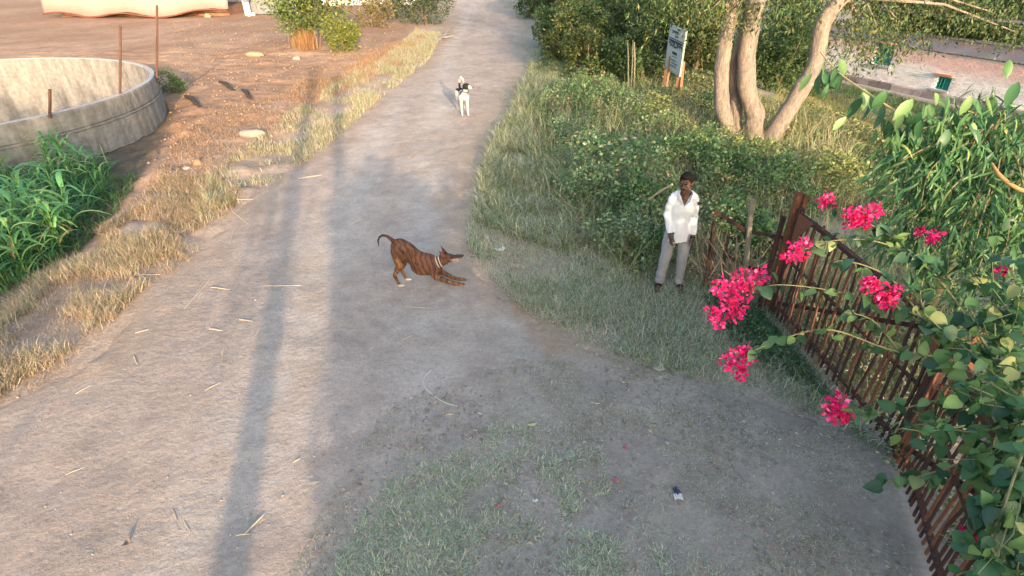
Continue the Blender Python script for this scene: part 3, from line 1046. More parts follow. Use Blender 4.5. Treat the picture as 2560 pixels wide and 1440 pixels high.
# litter of dry leaf scraps
P = clumped(AP, 11000, 1.5, .50, 91)
P = np.concatenate([P, scatter(poly([(1150, 600), (1250, 780), (1600, 950), (2050, 1080), (2220, 1160), (1800, 1000), (1400, 850)]), 700)])
z0 = height(P[:, 0], P[:, 1]) + .008 + .01 * rng.random(len(P))
D = np.stack([rng.standard_normal(len(P)), rng.standard_normal(len(P)), rng.normal(0, .18, len(P))], 1)
stuff("leaf_litter", [leaves(np.concatenate([P, z0[:, None]], 1), D, .012 + .05 * rng.random(len(P)) ** 3, rng.uniform(.10, .5, len(P)), palette(len(P), [(.46, .40, .31), (.30, .25, .2), (.58, .52, .43), (.38, .29, .24), (.28, .29, .19)]), .15)], M_leaf, "dry leaf scraps and chaff littering the lane by the gate")
# yard behind the gate: weeds and litter
YARD = np.array([(3.45, 1.2), (3.45, 6.0), (4.2, 7.6), (8.5, 8.2), (9, 1.2)])
P = scatter(YARD, 44000)
v = fbm(P[:, 0] * .9, P[:, 1] * .9, 73)
kk = v > .50 - .12 * sstep(4, 6, P[:, 1])
P1 = P[kk]; P3 = P[~kk][:2600]
z0 = height(P1[:, 0], P1[:, 1])
D = np.stack([rng.standard_normal(len(P1)), rng.standard_normal(len(P1)), rng.normal(.2, .5, len(P1))], 1)
H = rng.uniform(.0, .32, len(P1))
z3 = height(P3[:, 0], P3[:, 1]) + .01
D3 = np.stack([rng.standard_normal(len(P3)), rng.standard_normal(len(P3)), rng.normal(0, .15, len(P3))], 1)
parts = [leaves(np.concatenate([P1, (z0 + H)[:, None]], 1), D, rng.uniform(.03, .06, len(P1)), rng.uniform(.4, .7, len(P1)), palette(len(P1), GREY[:2] + GREEN + OLIVE[:2])),
         leaves(np.concatenate([P3, z3[:, None]], 1), D3, rng.uniform(.03, .07, len(P3)), rng.uniform(.3, .6, len(P3)), palette(len(P3), [(.42, .32, .2), (.33, .24, .16), (.5, .40, .24)]))]
stuff("yard_weeds", parts, M_leaf, "low weeds and fallen leaves inside the yard behind the rusty gate")
# weeds hugging the foot of the gate, lane side
FOOT = poly([(1740, 730), (1900, 770), (2010, 900), (2100, 1010), (2170, 1090), (2040, 990), (1880, 900), (1790, 830)])
P = scatter(FOOT, 9000)
dF = dist_poly(P, FOOT)
P = P[dF > .1 * rng.random(len(P))]
z0 = height(P[:, 0], P[:, 1])
H = .22 * rng.random(len(P)) * sstep(0, .4, dist_poly(P, FOOT)) + .01
D = np.stack([rng.standard_normal(len(P)), rng.standard_normal(len(P)), rng.normal(.2, .5, len(P))], 1)
stuff("ground_cover", [leaves(np.concatenate([P, (z0 + H)[:, None]], 1), D, rng.uniform(.02, .05, len(P)), rng.uniform(.4, .8, len(P)), palette(len(P), [(.05, .13, .06), (.07, .17, .08), (.10, .2, .09), (.14, .2, .1)]))], M_leaf, "low dark green ground cover at the foot of the rusty gate")


# --- shrubs and trees: a stem with limbs and a crown of leaf clumps
def lobed(n, lobes, shell=.55, rg=rng):
    """points and outward directions through a set of ellipsoid lobes (cx,cy,cz,rx,ry,rz)"""
    lo = np.array(lobes, float)
    w = (lo[:, 3] * lo[:, 4] + lo[:, 4] * lo[:, 5] + lo[:, 3] * lo[:, 5])
    k = rg.choice(len(lo), n, p=w / w.sum())
    d = unit(rg.standard_normal((n, 3)))
    r = shell + (1 - shell) * rg.random(n) ** .6 + .10 * rg.standard_normal(n)
    # uneven outline: clumps pushed in and out by direction
    bump = 1 + .55 * (vnoise(d[:, 0] * 2.6 + k * 5.1, d[:, 1] * 2.6 + d[:, 2] * 2.1 + k * 3.7, 5) - .5)
    P = lo[k, :3] + d * lo[k, 3:] * (r * bump)[:, None]
    return P, d


def shrub(name, label, cat, base, lobes, n, leaf, cols, wid=.5, stem_h=.5, stem_r=.05, group=None, limbs=5, droop=.0, twig_col=(.22, .16, .11), wts=None, rg=rng, m=None, gap=.0):
    t = thing(name, label, cat, base, 0, group)
    P, d = lobed(n, lobes, rg=rg)
    if gap > 0:
        v = vnoise(P[:, 0] * 2.2 + 9, P[:, 1] * 2.2 + P[:, 2] * 2.7, 7)
        P, d = P[v > gap], d[v > gap]
    P2_, d = P[P[:, 2] > .03], d[P[:, 2] > .03]
    n = len(P2_)
    D = d * .8 + rg.standard_normal((n, 3)) * .7
    D[:, 2] -= droop
    Pm = leaves(P2_, D, leaf * rg.uniform(.6, 1.3, n), wid * rg.uniform(.7, 1.3, n), palette(n, cols, wts, .28, rg), .3, rg)
    obj("crown", mesh_np("crown", *Pm), m or M_leaf, t)
    b = MB()
    top = Vector(np.average(np.array(lobes)[:, :3], 0))
    b.tube([(0, 0, -.1), top * .25 + Vector((.02, 0, stem_h * .5)), Vector((top.x * .6, top.y * .6, max(stem_h, top.z * .8)))], [stem_r * 1.25, stem_r, stem_r * .6], 7, twig_col)
    for i in range(limbs):
        q = Vector(lobes[i % len(lobes)][:3]) + Vector(rg.normal(0, .25, 3))
        s = Vector((top.x * .2, top.y * .2, stem_h * rg.uniform(.3, .9)))
        b.tube([s, (s + q) / 2 + Vector(rg.normal(0, .08, 3)), q], [stem_r * .7, stem_r * .5, stem_r * .2], 5, twig_col)
    obj("trunk", b.mesh("trunk", True), M_stem, t)
    return t


def lob(cx, cy, cz, r, rz=None):
    return (cx, cy, cz, r, r, rz or r)


# left of the lane
LIT = [(.09, .15, .035), (.13, .20, .05), (.18, .24, .06), (.06, .10, .03), (.22, .24, .08)]
p = G(782, 118)
sh = shrub("leafy_bush", "bright green leafy bush with a dry straw skirt at the edge of the bare field", "bush", p,
      [lob(0, 0, 1.7, 1.25), lob(-.9, .2, 2.2, 1.1), lob(.8, .3, 2.1, 1.1), lob(.1, .3, 3.0, 1.3), lob(-.5, -.2, 1.3, .8), lob(1.2, .5, 2.9, .9), lob(-1.2, .4, 3.0, .9)], 9500, .15, LIT, .5, 1.0, .09, None, 8, gap=.18)
b_ = []
Ps = rng.normal(0, .22, (420, 2)); Ps[:, 0] -= .15; Ps[:, 1] -= .45
b_ = blades(Ps, rng.uniform(.5, 1.1, 420), rng.uniform(.02, .04, 420), palette(420, [(.45, .27, .13), (.50, .33, .17), (.36, .2, .1)]), .35, .25, z=np.zeros(420))
sk = obj("dry_skirt", mesh_np("dry_skirt", *b_), M_grass, sh)
p = G(858, 130)
shrub("small_bush", "low yellow green bush to the right of the big leafy bush", "bush", p, [lob(0, 0, .5, .62), lob(.35, .1, .8, .55), lob(-.3, .2, .9, .55)], 2600, .13, [(.20, .24, .05), (.27, .28, .07), (.14, .18, .04)], .45, .3, .04, gap=.2)
p = G(930, 70)
shrub("dry_bush", "thin olive and brown bush on the bank behind the small bush", "bush", p, [lob(0, 0, .6, .8), lob(.7, .2, 1.0, .8), lob(-.7, .3, .9, .7)], 2600, .14, [(.24, .19, .08), (.17, .17, .06), (.30, .22, .11)], .4, .4, .04, gap=.3)
p = G(1000, 45)
for k, (px, py, lb) in enumerate([(985, 48, "dark shaded shrub on the left bank, left of the pair by the far lane"), (1065, 62, "grey green shrub right beside the far left edge of the lane")]):
    p = G(px, py)
    shrub("roadside_shrub", lb, "shrub", p, [lob(0, 0, .8, 1.0), lob(.9, .3, 1.2, .9), lob(-.9, .4, 1.2, 1.0), lob(0, 1.2, 1.9, 1.3)], 4200, .16, [(.07, .11, .05), (.10, .14, .07), (.05, .08, .04), (.16, .17, .10)], .4, .4, .05, "shrubs on the far left bank", gap=.22)
p = G(925, 22)
tt = thing("pale_trunk_tree", "tree with a slim pale trunk behind the bushes on the far left", "tree", p)
b = MB(); b.tube([(0, 0, -.2), (.1, 0, 1.2), (-.05, .1, 2.6), (.2, .2, 5)], [.24, .2, .18, .13], 9, (.55, .48, .42)); obj("trunk", b.mesh("trunk", True), M_stem, tt)
Pl, dl = lobed(3000, [lob(0, 0, 6.2, 2.2), lob(1.4, .5, 5.6, 1.6), lob(-1.4, .3, 5.8, 1.6)])
obj("crown", mesh_np("crown", *leaves(Pl, dl + rng.standard_normal(dl.shape), rng.uniform(.12, .24, len(Pl)), np.full(len(Pl), .5), palette(len(Pl), LIT))), M_leaf, tt)

# right of the lane: a bank of shrubs and small trees, each its own
BK = [
    # px, py, height scale, spread, kind, label
    (1375, 120, 1.3, 1.0, 0, "dense small shrub nearest the lane, below the overhanging trees"),
    (1430, 170, 1.6, 1.1, 1, "yellow green sunlit shrub on the lane side of the sign board"),
    (1500, 165, 2.6, 1.4, 0, "deep green tall shrub left of the sign board"),
    (1570, 175, 2.4, 1.2, 2, "dark leafy shrub close beside the left edge of the sign board"),
    (1420, 80, 3.2, 1.7, 1, "olive tree leaning over the far right edge of the lane"),
    (1520, 70, 4.4, 2.0, 2, "tall dark tree standing behind the shrubs left of the sign"),
    (1640, 90, 4.0, 1.8, 0, "tall green tree right behind the sign board"),
    (1760, 150, 3.0, 1.4, 1, "straggly yellow green shrub between the sign board and the trunks"),
    (1740, 60, 5.0, 2.2, 2, "dark tree behind the left trunk of the big tree"),
    (1950, 150, 3.0, 1.6, 2, "dark shrub filling the gap right of the middle trunk"),
    (1990, 60, 5.0, 2.2, 0, "dark green tree behind the leaning trunk"),
    (1345, 45, 2.6, 1.6, 2, "shaded shrub at the far right bend of the lane"),
    (1605, 205, 1.7, 1.0, 2, "low dark shrub at the feet of the sign posts, on their left"),
    (1665, 175, 2.4, 1.1, 0, "green shrub immediately behind the sign board panel"),
    (1735, 195, 2.0, 1.0, 1, "straggly olive shrub just right of the sign posts"),
    (1790, 185, 2.4, 1.0, 0, "green shrub half hidden by the left trunk of the big tree"),
    (1480, 215, 1.3, 1.0, 1, "low yellow green shrub at the front of the bank, left of the bamboo canes"),
    (1535, 225, 1.1, .9, 0, "low rounded green shrub in front of the bamboo canes"),
    (1950, 205, 1.9, 1.0, 0, "leafy green shrub in the fork between the middle and leaning trunks"),
    (2000, 150, 2.2, 1.3, 2, "dark shrub seen beneath the leaning trunk"),
    (2230, 78, 4.6, 2.4, 2, "dark tree behind the left part of the brick house roof"),
    (2360, 82, 4.4, 2.6, 0, "green tree behind the middle of the brick house roof"),
    (2490, 90, 4.8, 2.6, 2, "dark tree behind the right part of the brick house roof"),
    (2640, 100, 4.6, 2.6, 0, "green tree at the right rim behind the brick house"),
    (1400, 15, 5.0, 2.6, 2, "far dark tree closing the view at the bend of the lane"),
]
KIND = [([(.07, .14, .05), (.10, .18, .06), (.05, .10, .04), (.13, .20, .07)] + OLIVE[:1], .11, .5), ([(.12, .155, .045), (.17, .19, .06), (.08, .12, .035), (.22, .22, .085), (.06, .09, .03)], .12, .45), (DARKG + GREEN[:1], .12, .42)]
for px, py, hs, sp_, kd, lb in BK:
    p = G(px, py)
    p.z = hz(p.x, p.y)
    cols, lf, wd = KIND[kd]
    L_ = []
    nl = 7 + int(hs * 1.5)
    for i in range(nl):
        a = rng.uniform(0, 6.28); rr = sp_ * rng.uniform(.2, .75)
        f = (i + .5) / nl
        r0 = sp_ * rng.uniform(.36, .58) * (1.12 - .45 * abs(f - .45))
        L_.append((rr * math.cos(a), rr * math.sin(a) + .2, .25 + f * hs * .95, r0, r0, r0 * .85))
    far = p.y / 20
    shrub("shrub" if hs < 2.7 else "small_tree", lb, "shrub" if hs < 2.7 else "tree", p, L_, int(2600 + 1500 * hs * sp_ / 1.3), lf * (.75 + .35 * far), cols, wd, hs * .5, .05 + .012 * hs, "trees and shrubs along the right side of the lane", 8, .15, gap=.2)

# leafy bushes rising out of the weeds between the lane and the man
WB = [(1385, 275, .8, .9, 1, "grey green weed bush on the lane side, straight down the slope from the sunlit shrub"), (1500, 290, .9, 1.0, 0, "leafy green weed bush halfway between the bamboo canes and the lane"), (1625, 325, .7, .9, 2, "yellow green weed bush below the sign board"), (1425, 375, .8, .8, 1, "pale green weed bush at the brink of the tall verge grass"), (1540, 420, .95, .95, 0, "thick green weed bush in the middle of the tangle"), (1690, 440, .8, .85, 0, "dark leafy weed bush behind the man's left shoulder side, towards the lane"), (1750, 395, .6, .8, 2, "yellow green weed bush in front of the left trunk"), (1480, 520, .75, .75, 1, "grey green weed bush nearest the lane, level with the man"), (1600, 560, .95, .8, 0, "tall dark green weed bush just left of the man"), (1560, 650, .55, .6, 1, "low weed bush at the front of the tangle, left of the man's knees"), (1640, 660, .5, .5, 0, "small dark weed bush beside the man's right leg"), (1800, 480, .8, .8, 0, "dark green weed bush right behind the man's head"), (1870, 440, .6, .8, 2, "sunlit yellow green weed bush in front of the middle trunk"), (1930, 520, .7, .8, 0, "green weed bush behind the top of the gate post"), (1830, 610, .7, .55, 0, "dark leafy weed bush growing through the broken fence"), (1900, 650, .6, .5, 0, "dark weed bush at the foot of the gate post"), (2050, 480, .6, .9, 2, "sunlit weed bush beyond the gate, below the leaning trunk"), (1780, 300, .6, .8, 0, "green weed bush at the feet of the trunks on their left")]
WK = [([(.10, .205, .075), (.135, .26, .09), (.07, .15, .06), (.19, .31, .12), (.055, .12, .05), (.24, .34, .16)], .075), ([(.19, .29, .15), (.25, .35, .19), (.13, .22, .10), (.33, .42, .26), (.10, .16, .07)], .06), ([(.25, .30, .09), (.32, .36, .12), (.17, .23, .08), (.40, .40, .16), (.12, .18, .06)], .07)]
for px, py, hs, sp_, kd, lb in WB:
    p = G(px, py); p.z = hz(p.x, p.y)
    cols, lf = WK[kd]
    L_ = []
    for i in range(8):
        a = rng.uniform(0, 6.28); rr = sp_ * rng.uniform(.15, .75); f = rng.random()
        r0 = sp_ * rng.uniform(.28, .48)
        L_.append((rr * math.cos(a), rr * math.sin(a), .12 + f * hs * .7, r0, r0, min(r0, hs * .45)))
    shrub("weed_bush", lb, "bush", p, L_, int(1900 * sp_ + 900), lf, cols, .6, hs * .5, .012, "leafy bushes in the tangle of weeds", 7, .1, gap=.28)

# long pale stems standing up through the weeds and along the gate
Q = np.concatenate([scatter(poly([(1290, 250), (1330, 450), (1430, 600), (1560, 700), (1650, 700), (1800, 640), (1950, 600), (2150, 520), (2100, 330), (1800, 250), (1500, 220)]), 7500), scatter(poly([(1930, 640), (1990, 600), (2260, 640), (2420, 820), (2480, 1000), (2300, 1060), (2120, 960), (1960, 790)]), 2600)])
Q = Q[~((Q[:, 0] > 1.85) & (Q[:, 0] < 2.5) & (Q[:, 1] < 6.85))]
stuff("weed_stems", [blades(Q, rng.uniform(.35, .95, len(Q)) * (.6 + .7 * fbm(Q[:, 0], Q[:, 1], 97)), rng.uniform(.007, .013, len(Q)), palette(len(Q), [(.36, .42, .19), (.48, .48, .26), (.27, .36, .14), (.56, .50, .33), (.40, .31, .2)], None, .25), .55, .35, seg=3)], M_grass, "long pale stems and grass standing up through the weeds and the gate")

# --- the big tree with three trunks
def px_path(pts, Y, dy=0.0):
    """points of a trunk traced on the vertical plane at forward distance Y"""
    out = []
    for i, (x, y) in enumerate(pts):
        out.append(AY(x, y, Y + dy * i))
    return out


base = G(1872, 366)
big = thing("three_trunk_tree", "big tree with three pale trunks rising from one foot, the right one leaning over", "tree", base)


def trunk(name, pts, radii, Y, dy=0.0, extra=()):
    q = [v - base for v in px_path(pts, Y, dy)] + [Vector(e) for e in extra]
    # resample smoothly
    R = []
    Q = []
    for i in range(len(q) - 1):
        for t in np.linspace(0, 1, 9)[:-1]:
            p0, p1, p2, p3 = q[max(i - 1, 0)], q[i], q[i + 1], q[min(i + 2, len(q) - 1)]
            Q.append(.5 * ((2 * p1) + (p2 - p0) * t + (2 * p0 - 5 * p1 + 4 * p2 - p3) * t * t + (3 * p1 - p0 - 3 * p2 + p3) * t ** 3))
            R.append(radii[i] * (1 - t) + radii[i + 1] * t)
    Q.append(q[-1]); R.append(radii[-1])
    b = MB(); b.tube(Q, R, 18)
    me = b.mesh(name, True)
    c = coords(me)
    nrm = fbm(c[:, 0] * 5 + c[:, 1] * 4, c[:, 2] * 2.2, 3, 3) - .5
    ctr = np.array([Q[min(int(i // 18), len(Q) - 1)] for i in range(len(c))])
    kn = np.clip(fbm(c[:, 0] * 3 + c[:, 1] * 5, c[:, 2] * 3.4, 8, 2) - .62, 0, 1) * 2.2
    c += (c - ctr) * (nrm * .45 + .45 * kn)[:, None]
    me.vertices.foreach_set("co", c.ravel()); me.update()
    obj(name, me, M_bark, big)
    return Q


M_bark = mat("pale_bark", (.40, .325, .265), var=.7, scale=7, stretch=.3, bump=.05, bscale=24, rough=.95, col2=(.17, .145, .13), spec=.1)
YB = base.y
tA = trunk("trunk", [(1838, 400), (1826, 345), (1806, 270), (1803, 190), (1812, 110), (1828, 30)], [.18, .17, .165, .15, .145, .13], YB, .02, [(-.3, .2, 4.0), (-.5, .6, 5.6)][:0])
tA2 = trunk("trunk", [(1845, 360), (1838, 250), (1832, 170), (1850, 90), (1866, -30)], [.13, .12, .11, .06, .045], YB + .25, .02)
tB = trunk("trunk", [(1882, 410), (1884, 350), (1886, 290), (1868, 220), (1866, 150), (1878, 80), (1893, 0), (1905, -60)], [.24, .215, .20, .19, .18, .175, .165, .15], YB - .05, 0)
tC = trunk("trunk", [(1898, 410), (1912, 370), (1956, 300), (2003, 225), (2036, 165), (2048, 110), (2062, 50), (2110, -10)], [.22, .205, .19, .175, .165, .165, .165, .15], YB - .1, .03)
# crown high above the frame, with limbs reaching into it and sprays hanging back into view
crown_l = [lob(-1.2, .5, 5.6, 1.8), lob(.6, .8, 6.4, 2.0), lob(2.4, .2, 5.8, 1.9), lob(1.2, -1.0, 5.2, 1.4), lob(-2.2, 1.4, 6.2, 1.6), lob(3.2, 1.5, 6.6, 1.8)]
for q in (tA, tB, tC):
    for k in range(2):
        e = Vector(crown_l[int(rng.integers(6))][:3])
        b = MB(); b.tube([q[-1], (q[-1] + e) / 2 + Vector((rng.normal(0, .3), rng.normal(0, .3), .3)), e], [.13, .09, .03], 9); obj("limb", b.mesh("limb", True), M_bark, big)
Pl, dl = lobed(9000, crown_l)
dl = dl + rng.standard_normal(dl.shape); dl[:, 2] -= .5
hang = []
for (x, y, Y, n) in [(1740, 10, 12.6, 260), (1775, 25, 12.8, 260), (1720, -10, 13.0, 240), (1860, 20, 12.7, 130), (1920, 25, 12.7, 160), (2010, 10, 13.4, 220), (2130, 30, 13.6, 420), (2190, 60, 14.2, 420), (2100, 100, 14.2, 260), (2160, 130, 15, 330), (2215, 105, 15.5, 260), (2085, 160, 14.6, 200), (2240, 45, 15.0, 400), (2300, 30, 15.6, 380), (2160, -10, 14.2, 420), (1800, -20, 12.8, 380), (1660, -15, 13.4, 260), (2360, 20, 15.8, 420), (2420, 50, 16.2, 420), (2480, 30, 16.0, 420), (2290, 90, 15.6, 220), (2540, 80, 16.4, 380), (2400, -10, 15.6, 420), (2250, 120, 15.6, 160)]:
    c = AY(x, y, Y) - base
    r = rng.normal(0, 1, (n, 3)) * np.array([.32, .35, .28])
    hang.append(np.array(c)[None] + r)
H = np.concatenate(hang)
Dh = rng.standard_normal(H.shape) * .6; Dh[:, 2] -= .9
cr = join([leaves(Pl, dl, rng.uniform(.08, .16, len(Pl)), np.full(len(Pl), .35), palette(len(Pl), GREEN + OLIVE)), leaves(H, Dh, rng.uniform(.07, .15, len(H)), np.full(len(H), .33), palette(len(H), GREEN + OLIVE + DARKG))])
obj("crown", mesh_np("crown", *cr), M_leaf, big)
b = MB()
for (x, y, Y) in [(2130, 30, 13.6), (2190, 60, 14.2), (2160, 130, 15), (2240, 45, 15.0), (2360, 20, 15.8), (2480, 30, 16.0), (2540, 80, 16.4), (1740, 10, 12.6), (1775, 25, 12.8)]:
    c = AY(x, y, Y) - base
    s = tC[-1] if x > 1900 else tA[-1]
    b.tube([s, (s + c) / 2 + Vector((0, 0, .25)), c, c + Vector((.1, 0, -.25))], [.05, .03, .015, .006], 6)
obj("twigs", b.mesh("twigs", True), M_bark, big)
tag([o for o in SC.objects if o.name.startswith("twigs")][0], kind="stuff")
# dead vine strands hanging from the sign-side branches
b = MB()
for i in range(46):
    c = AY(rng.uniform(1700, 1790), rng.uniform(20, 90), 13.2 + rng.normal(0, .3))
    l = rng.uniform(.5, 1.5)
    q = [c - base]
    for k in range(4):
        q.append(q[-1] + Vector((rng.normal(0, .08), rng.normal(0, .08), -l / 4)))
    b.tube(q, .011, 4, tuple(palette(1, [(.36, .24, .15), (.42, .30, .19), (.28, .2, .1)])[0]))
vn = obj("hanging_vine", b.mesh("hanging_vine"), M_stem); tag(vn, "curtain of dry brown vine strands hanging between the sign board and the left trunk", "vine")

# --- green fodder cane by the left edge
M_cane = mat("cane", attr=True, var=.1, scale=6, rough=.5, translucent=.25)


def arching(n_leaf, h, rg):
    """one cane plant: stem and long arching leaves, as separate meshes"""
    out = []
    st = MB()
    lean = rg.normal(0, .07, 2)
    pts = [Vector((lean[0] * t * t * h, lean[1] * t * t * h, t * h * .8 - .05)) for t in np.linspace(0, 1, 6)]
    st.tube(pts, [.013, .013, .012, .011, .009, .006], 6, tuple(np.array([.13, .24, .07]) * rg.uniform(.8, 1.2)))
    out.append(("stem", st.mesh("stem", True)))
    for k in range(n_leaf):
        f = .22 + .78 * (k + .5) / n_leaf
        p = pts[0].lerp(pts[-1], f)
        a = k * 2.4 + rg.normal(0, .5)
        L = h * rg.uniform(.42, .68) * (1.1 - .4 * f)
        d = Vector((math.cos(a) * .5, math.sin(a) * .5, 1)).normalized()
        s = Vector((-math.sin(a), math.cos(a), 0))
        w0 = rg.uniform(.024, .040)
        vs, fs = [], []
        ns = 7
        c = np.array([[.12, .33, .11], [.18, .42, .12], [.10, .28, .11], [.26, .42, .14]][rg.integers(4)]) * rg.uniform(.8, 1.2)
        if f < .34 and rg.random() < .5:
            c = np.array([.42, .33, .16])
        for i in range(ns + 1):
            t = i / ns
            w = w0 * (1 - t ** 2.2) * (.6 + .4 * min(1, t * 5)) + .001
            up = s.cross(d)
            vs += [p - s * w + up * .3 * w, p, p + s * w + up * .3 * w]
            p = p + d * (L / ns)
            d = (d + Vector((math.cos(a) * .20, math.sin(a) * .20, -.30 - .12 * t))).normalized()
        for i in range(ns):
            q = i * 3
            fs += [(q, q + 1, q + 4, q + 3), (q + 1, q + 2, q + 5, q + 4)]
        m = MB(); m.add(vs, fs, tuple(c)); out.append(("leaf", m.mesh("leaf", True)))
    return out


CANE = poly([(-260, 700), (-40, 720), (40, 690), (110, 650), (165, 605), (185, 560), (220, 505), (265, 455), (270, 405), (200, 400), (60, 430), (-260, 480)])
protos = []
crg = np.random.default_rng(31)
for k in range(6):
    t = thing("cane_plant", "", "cane plant", (0, 0, 0), 0, "green fodder cane by the left edge")
    for nm, me in arching(int(crg.integers(7, 10)), crg.uniform(1.05, 1.45), crg):
        obj(nm, me, M_cane, t)
    protos.append(t)
kids = {}
for o in SC.objects:
    if o.parent: kids.setdefault(o.parent.name, []).append(o)
cl_lab = "tall green cane plant with long arching leaves in the clump by the left edge"
front = [(150, 618, "nearest tall cane plant at the right front of the green clump"), (105, 640, cl_lab), (60, 672, cl_lab), (178, 585, "cane plant with the rightmost leaves beside the bare ditch"), (30, 650, cl_lab), (10, 700, "cane plant at the lowest left front of the green clump")]
PC = [tuple(G(x, y)[:2]) + (lb,) for x, y, lb in front]
for q in scatter(CANE, 64, crg):
    PC.append((q[0], q[1], cl_lab))
for i, (x, y, lb) in enumerate(PC):
    o = protos[i] if i < len(protos) else copy_tree(protos[int(crg.integers(6))], kids)
    o.location = (x, y, hz(x, y))
    o.rotation_euler = (0, 0, crg.uniform(0, 6.28))
    s_ = crg.uniform(.8, 1.1) * (1.0 if y < 9 else .85)
    o.scale = (s_, s_, s_)
    o['label'] = lb
P = scatter(CANE, 2600, crg)
Q = scatter(poly([(180, 640), (330, 470), (345, 420), (260, 440), (160, 560), (60, 700)]), 900, crg)
parts = [blades(P, crg.uniform(.35, .85, len(P)), crg.uniform(.018, .036, len(P)), palette(len(P), [(.09, .25, .09), (.13, .31, .11), (.07, .20, .08), (.19, .32, .12)], rg=crg), .6, .75, crg, seg=4),
         blades(Q, crg.uniform(.1, .35, len(Q)), crg.uniform(.008, .018, len(Q)), palette(len(Q), [(.06, .17, .06), (.09, .20, .08), (.20, .2, .1)], rg=crg), .8, .8, crg, seg=3)]
stuff("fodder_grass", parts, M_grass, "thick dark green fodder grass filling the clump behind the cane plants")
# weeds along the foot of the tank wall
for (x, y, n, r, lb) in [(325, 330, 300, .28, "small green weed growing at the foot of the tank wall near the cane"), (430, 232, 420, .42, "low leafy weed at the right end of the tank wall")]:
    p = G(x, y); p.z = hz(p.x, p.y)
    shrub("weed", lb, "weed", p, [lob(0, 0, r * .7, r), lob(r * .6, 0, r * .5, r * .7)], n * 2, .09, [(.12, .2, .06), (.17, .24, .08), (.09, .15, .05)], .4, .2, .015, limbs=3)

# --- what stands behind the viewpoint and throws the shade over the near ground
hrg = np.random.default_rng(12)
bh = [(2.3, -6.0, 3.9, 1.3, "bushy tree behind the viewpoint, left of the row that shades the near lane"), (5.4, -6.2, 4.1, 1.8, "bushy tree behind the viewpoint, second of the row that shades the lane"), (8.8, -6.0, 4.2, 2.1, "bushy tree behind the viewpoint shading the gate"), (12.6, -5.6, 4.0, 2.1, "bushy tree behind the viewpoint at the right end of the shading row"), (16.5, -5.0, 3.8, 2.2, "bushy tree behind the viewpoint, far right past the yard"), (-4.9, -6.0, 5.4, 1.9, "bushy tree behind the viewpoint shading the cane"), (-8.6, -6.0, 5.5, 2.1, "bushy tree behind the viewpoint at the left end of the row"), (-12.5, -6.0, 5.5, 2.3, "bushy tree behind the viewpoint, far left of the row")]
for x, y, h, r, lb in bh:
    L_ = [lob(hrg.uniform(-.6, .6) * r, hrg.uniform(-.5, .5) * r, h * f, r * hrg.uniform(.55, .8), r * .55) for f in np.linspace(.12, .82, 9)]
    shrub("hedge_tree", lb, "tree", (x, y, hz(x, y)), L_, 5600, .25, GREEN + OLIVE, .6, h * .4, .12, "trees behind the viewpoint", 6, rg=hrg)
for x, y, h, r, lb in [(-.42, -4.0, 6.3, .135, "tall concrete utility pole behind the viewpoint casting the long shadow along the lane"), (.72, -5.0, 6.2, .12, "second utility pole behind the viewpoint, right of the first")]:
    t = thing("utility_pole", lb, "utility pole", (x, y, hz(x, y)), 0, "utility poles behind the viewpoint")
    b = MB(); b.tube([(0, 0, -.3), (0, 0, h)], [r * 1.05, r * .95], 12); obj("shaft", b.mesh("shaft", True), M_conc, t)
    b = MB(); b.box((0, 0, h - .25), (.9, .08, .08)); obj("crossarm", b.mesh("crossarm"), M_steel, t)
brg0 = np.random.default_rng(19)
# ---------------------------------------------------------------- sign board on its posts
s0, s1 = AY(1664, 165, 18.45), AY(1699, 188, 17.05)       # lower corners, far one first
sd = (s1 - s0); sd.z = 0
SW = sd.length
sign = thing("sign_board", "weathered white sign board with black lettering on leaning wooden posts before the trees", "sign", ((s0.x + s1.x) / 2, (s0.y + s1.y) / 2, hz((s0.x + s1.x) / 2, (s0.y + s1.y) / 2)), math.atan2(sd.y, sd.x))
zb = (s0.z + s1.z) / 2 - sign.location.z
ztop = (AY(1668, 62, 18.45).z + AY(1718, 84, 17.05).z) / 2 - sign.location.z
M_sign = mat("sign_white", (.55, .56, .52), var=.22, scale=5, rough=.7, col2=(.42, .44, .41))
M_ink = mat("sign_black", (.03, .03, .035), var=.1, rough=.8)
M_wood = mat("raw_wood", (.36, .20, .11), var=.4, scale=7, rough=.9)
hB = ztop - zb
b = MB(); b.box((0, 0, (zb + ztop) / 2), (SW, .03, hB)); obj("panel", b.mesh("panel"), M_sign, sign)
b = MB(); t_ = .04
b.box((0, .005, ztop + t_ / 2), (SW + .1, .05, t_)); b.box((0, .005, zb - t_ / 2), (SW + .1, .05, t_)); b.box((-SW / 2 - t_ / 2, .005, (zb + ztop) / 2), (t_, .05, hB)); b.box((SW / 2 + t_ / 2, .005, (zb + ztop) / 2), (t_, .05, hB))
obj("frame", b.mesh("frame"), mat("sign_frame", (.40, .42, .38), var=.3, rough=.8), sign)
# viewer's side of the board is local -y; painted strokes lie 2 mm proud
b = MB()
lrg = np.random.default_rng(5)
yk = -.0172


def stroke(u0, v0, u1, v1, w):
    """u along the board 0..1 left to right, v 0..1 from the top"""
    a = Vector(((u0 - .5) * SW, yk, ztop - v0 * hB)); c = Vector(((u1 - .5) * SW, yk, ztop - v1 * hB))
    d = (c - a).normalized(); n_ = Vector((-d.z, 0, d.x)) * w / 2
    b.add([a - n_, c - n_, c + n_, a + n_], [(0, 1, 2, 3)])


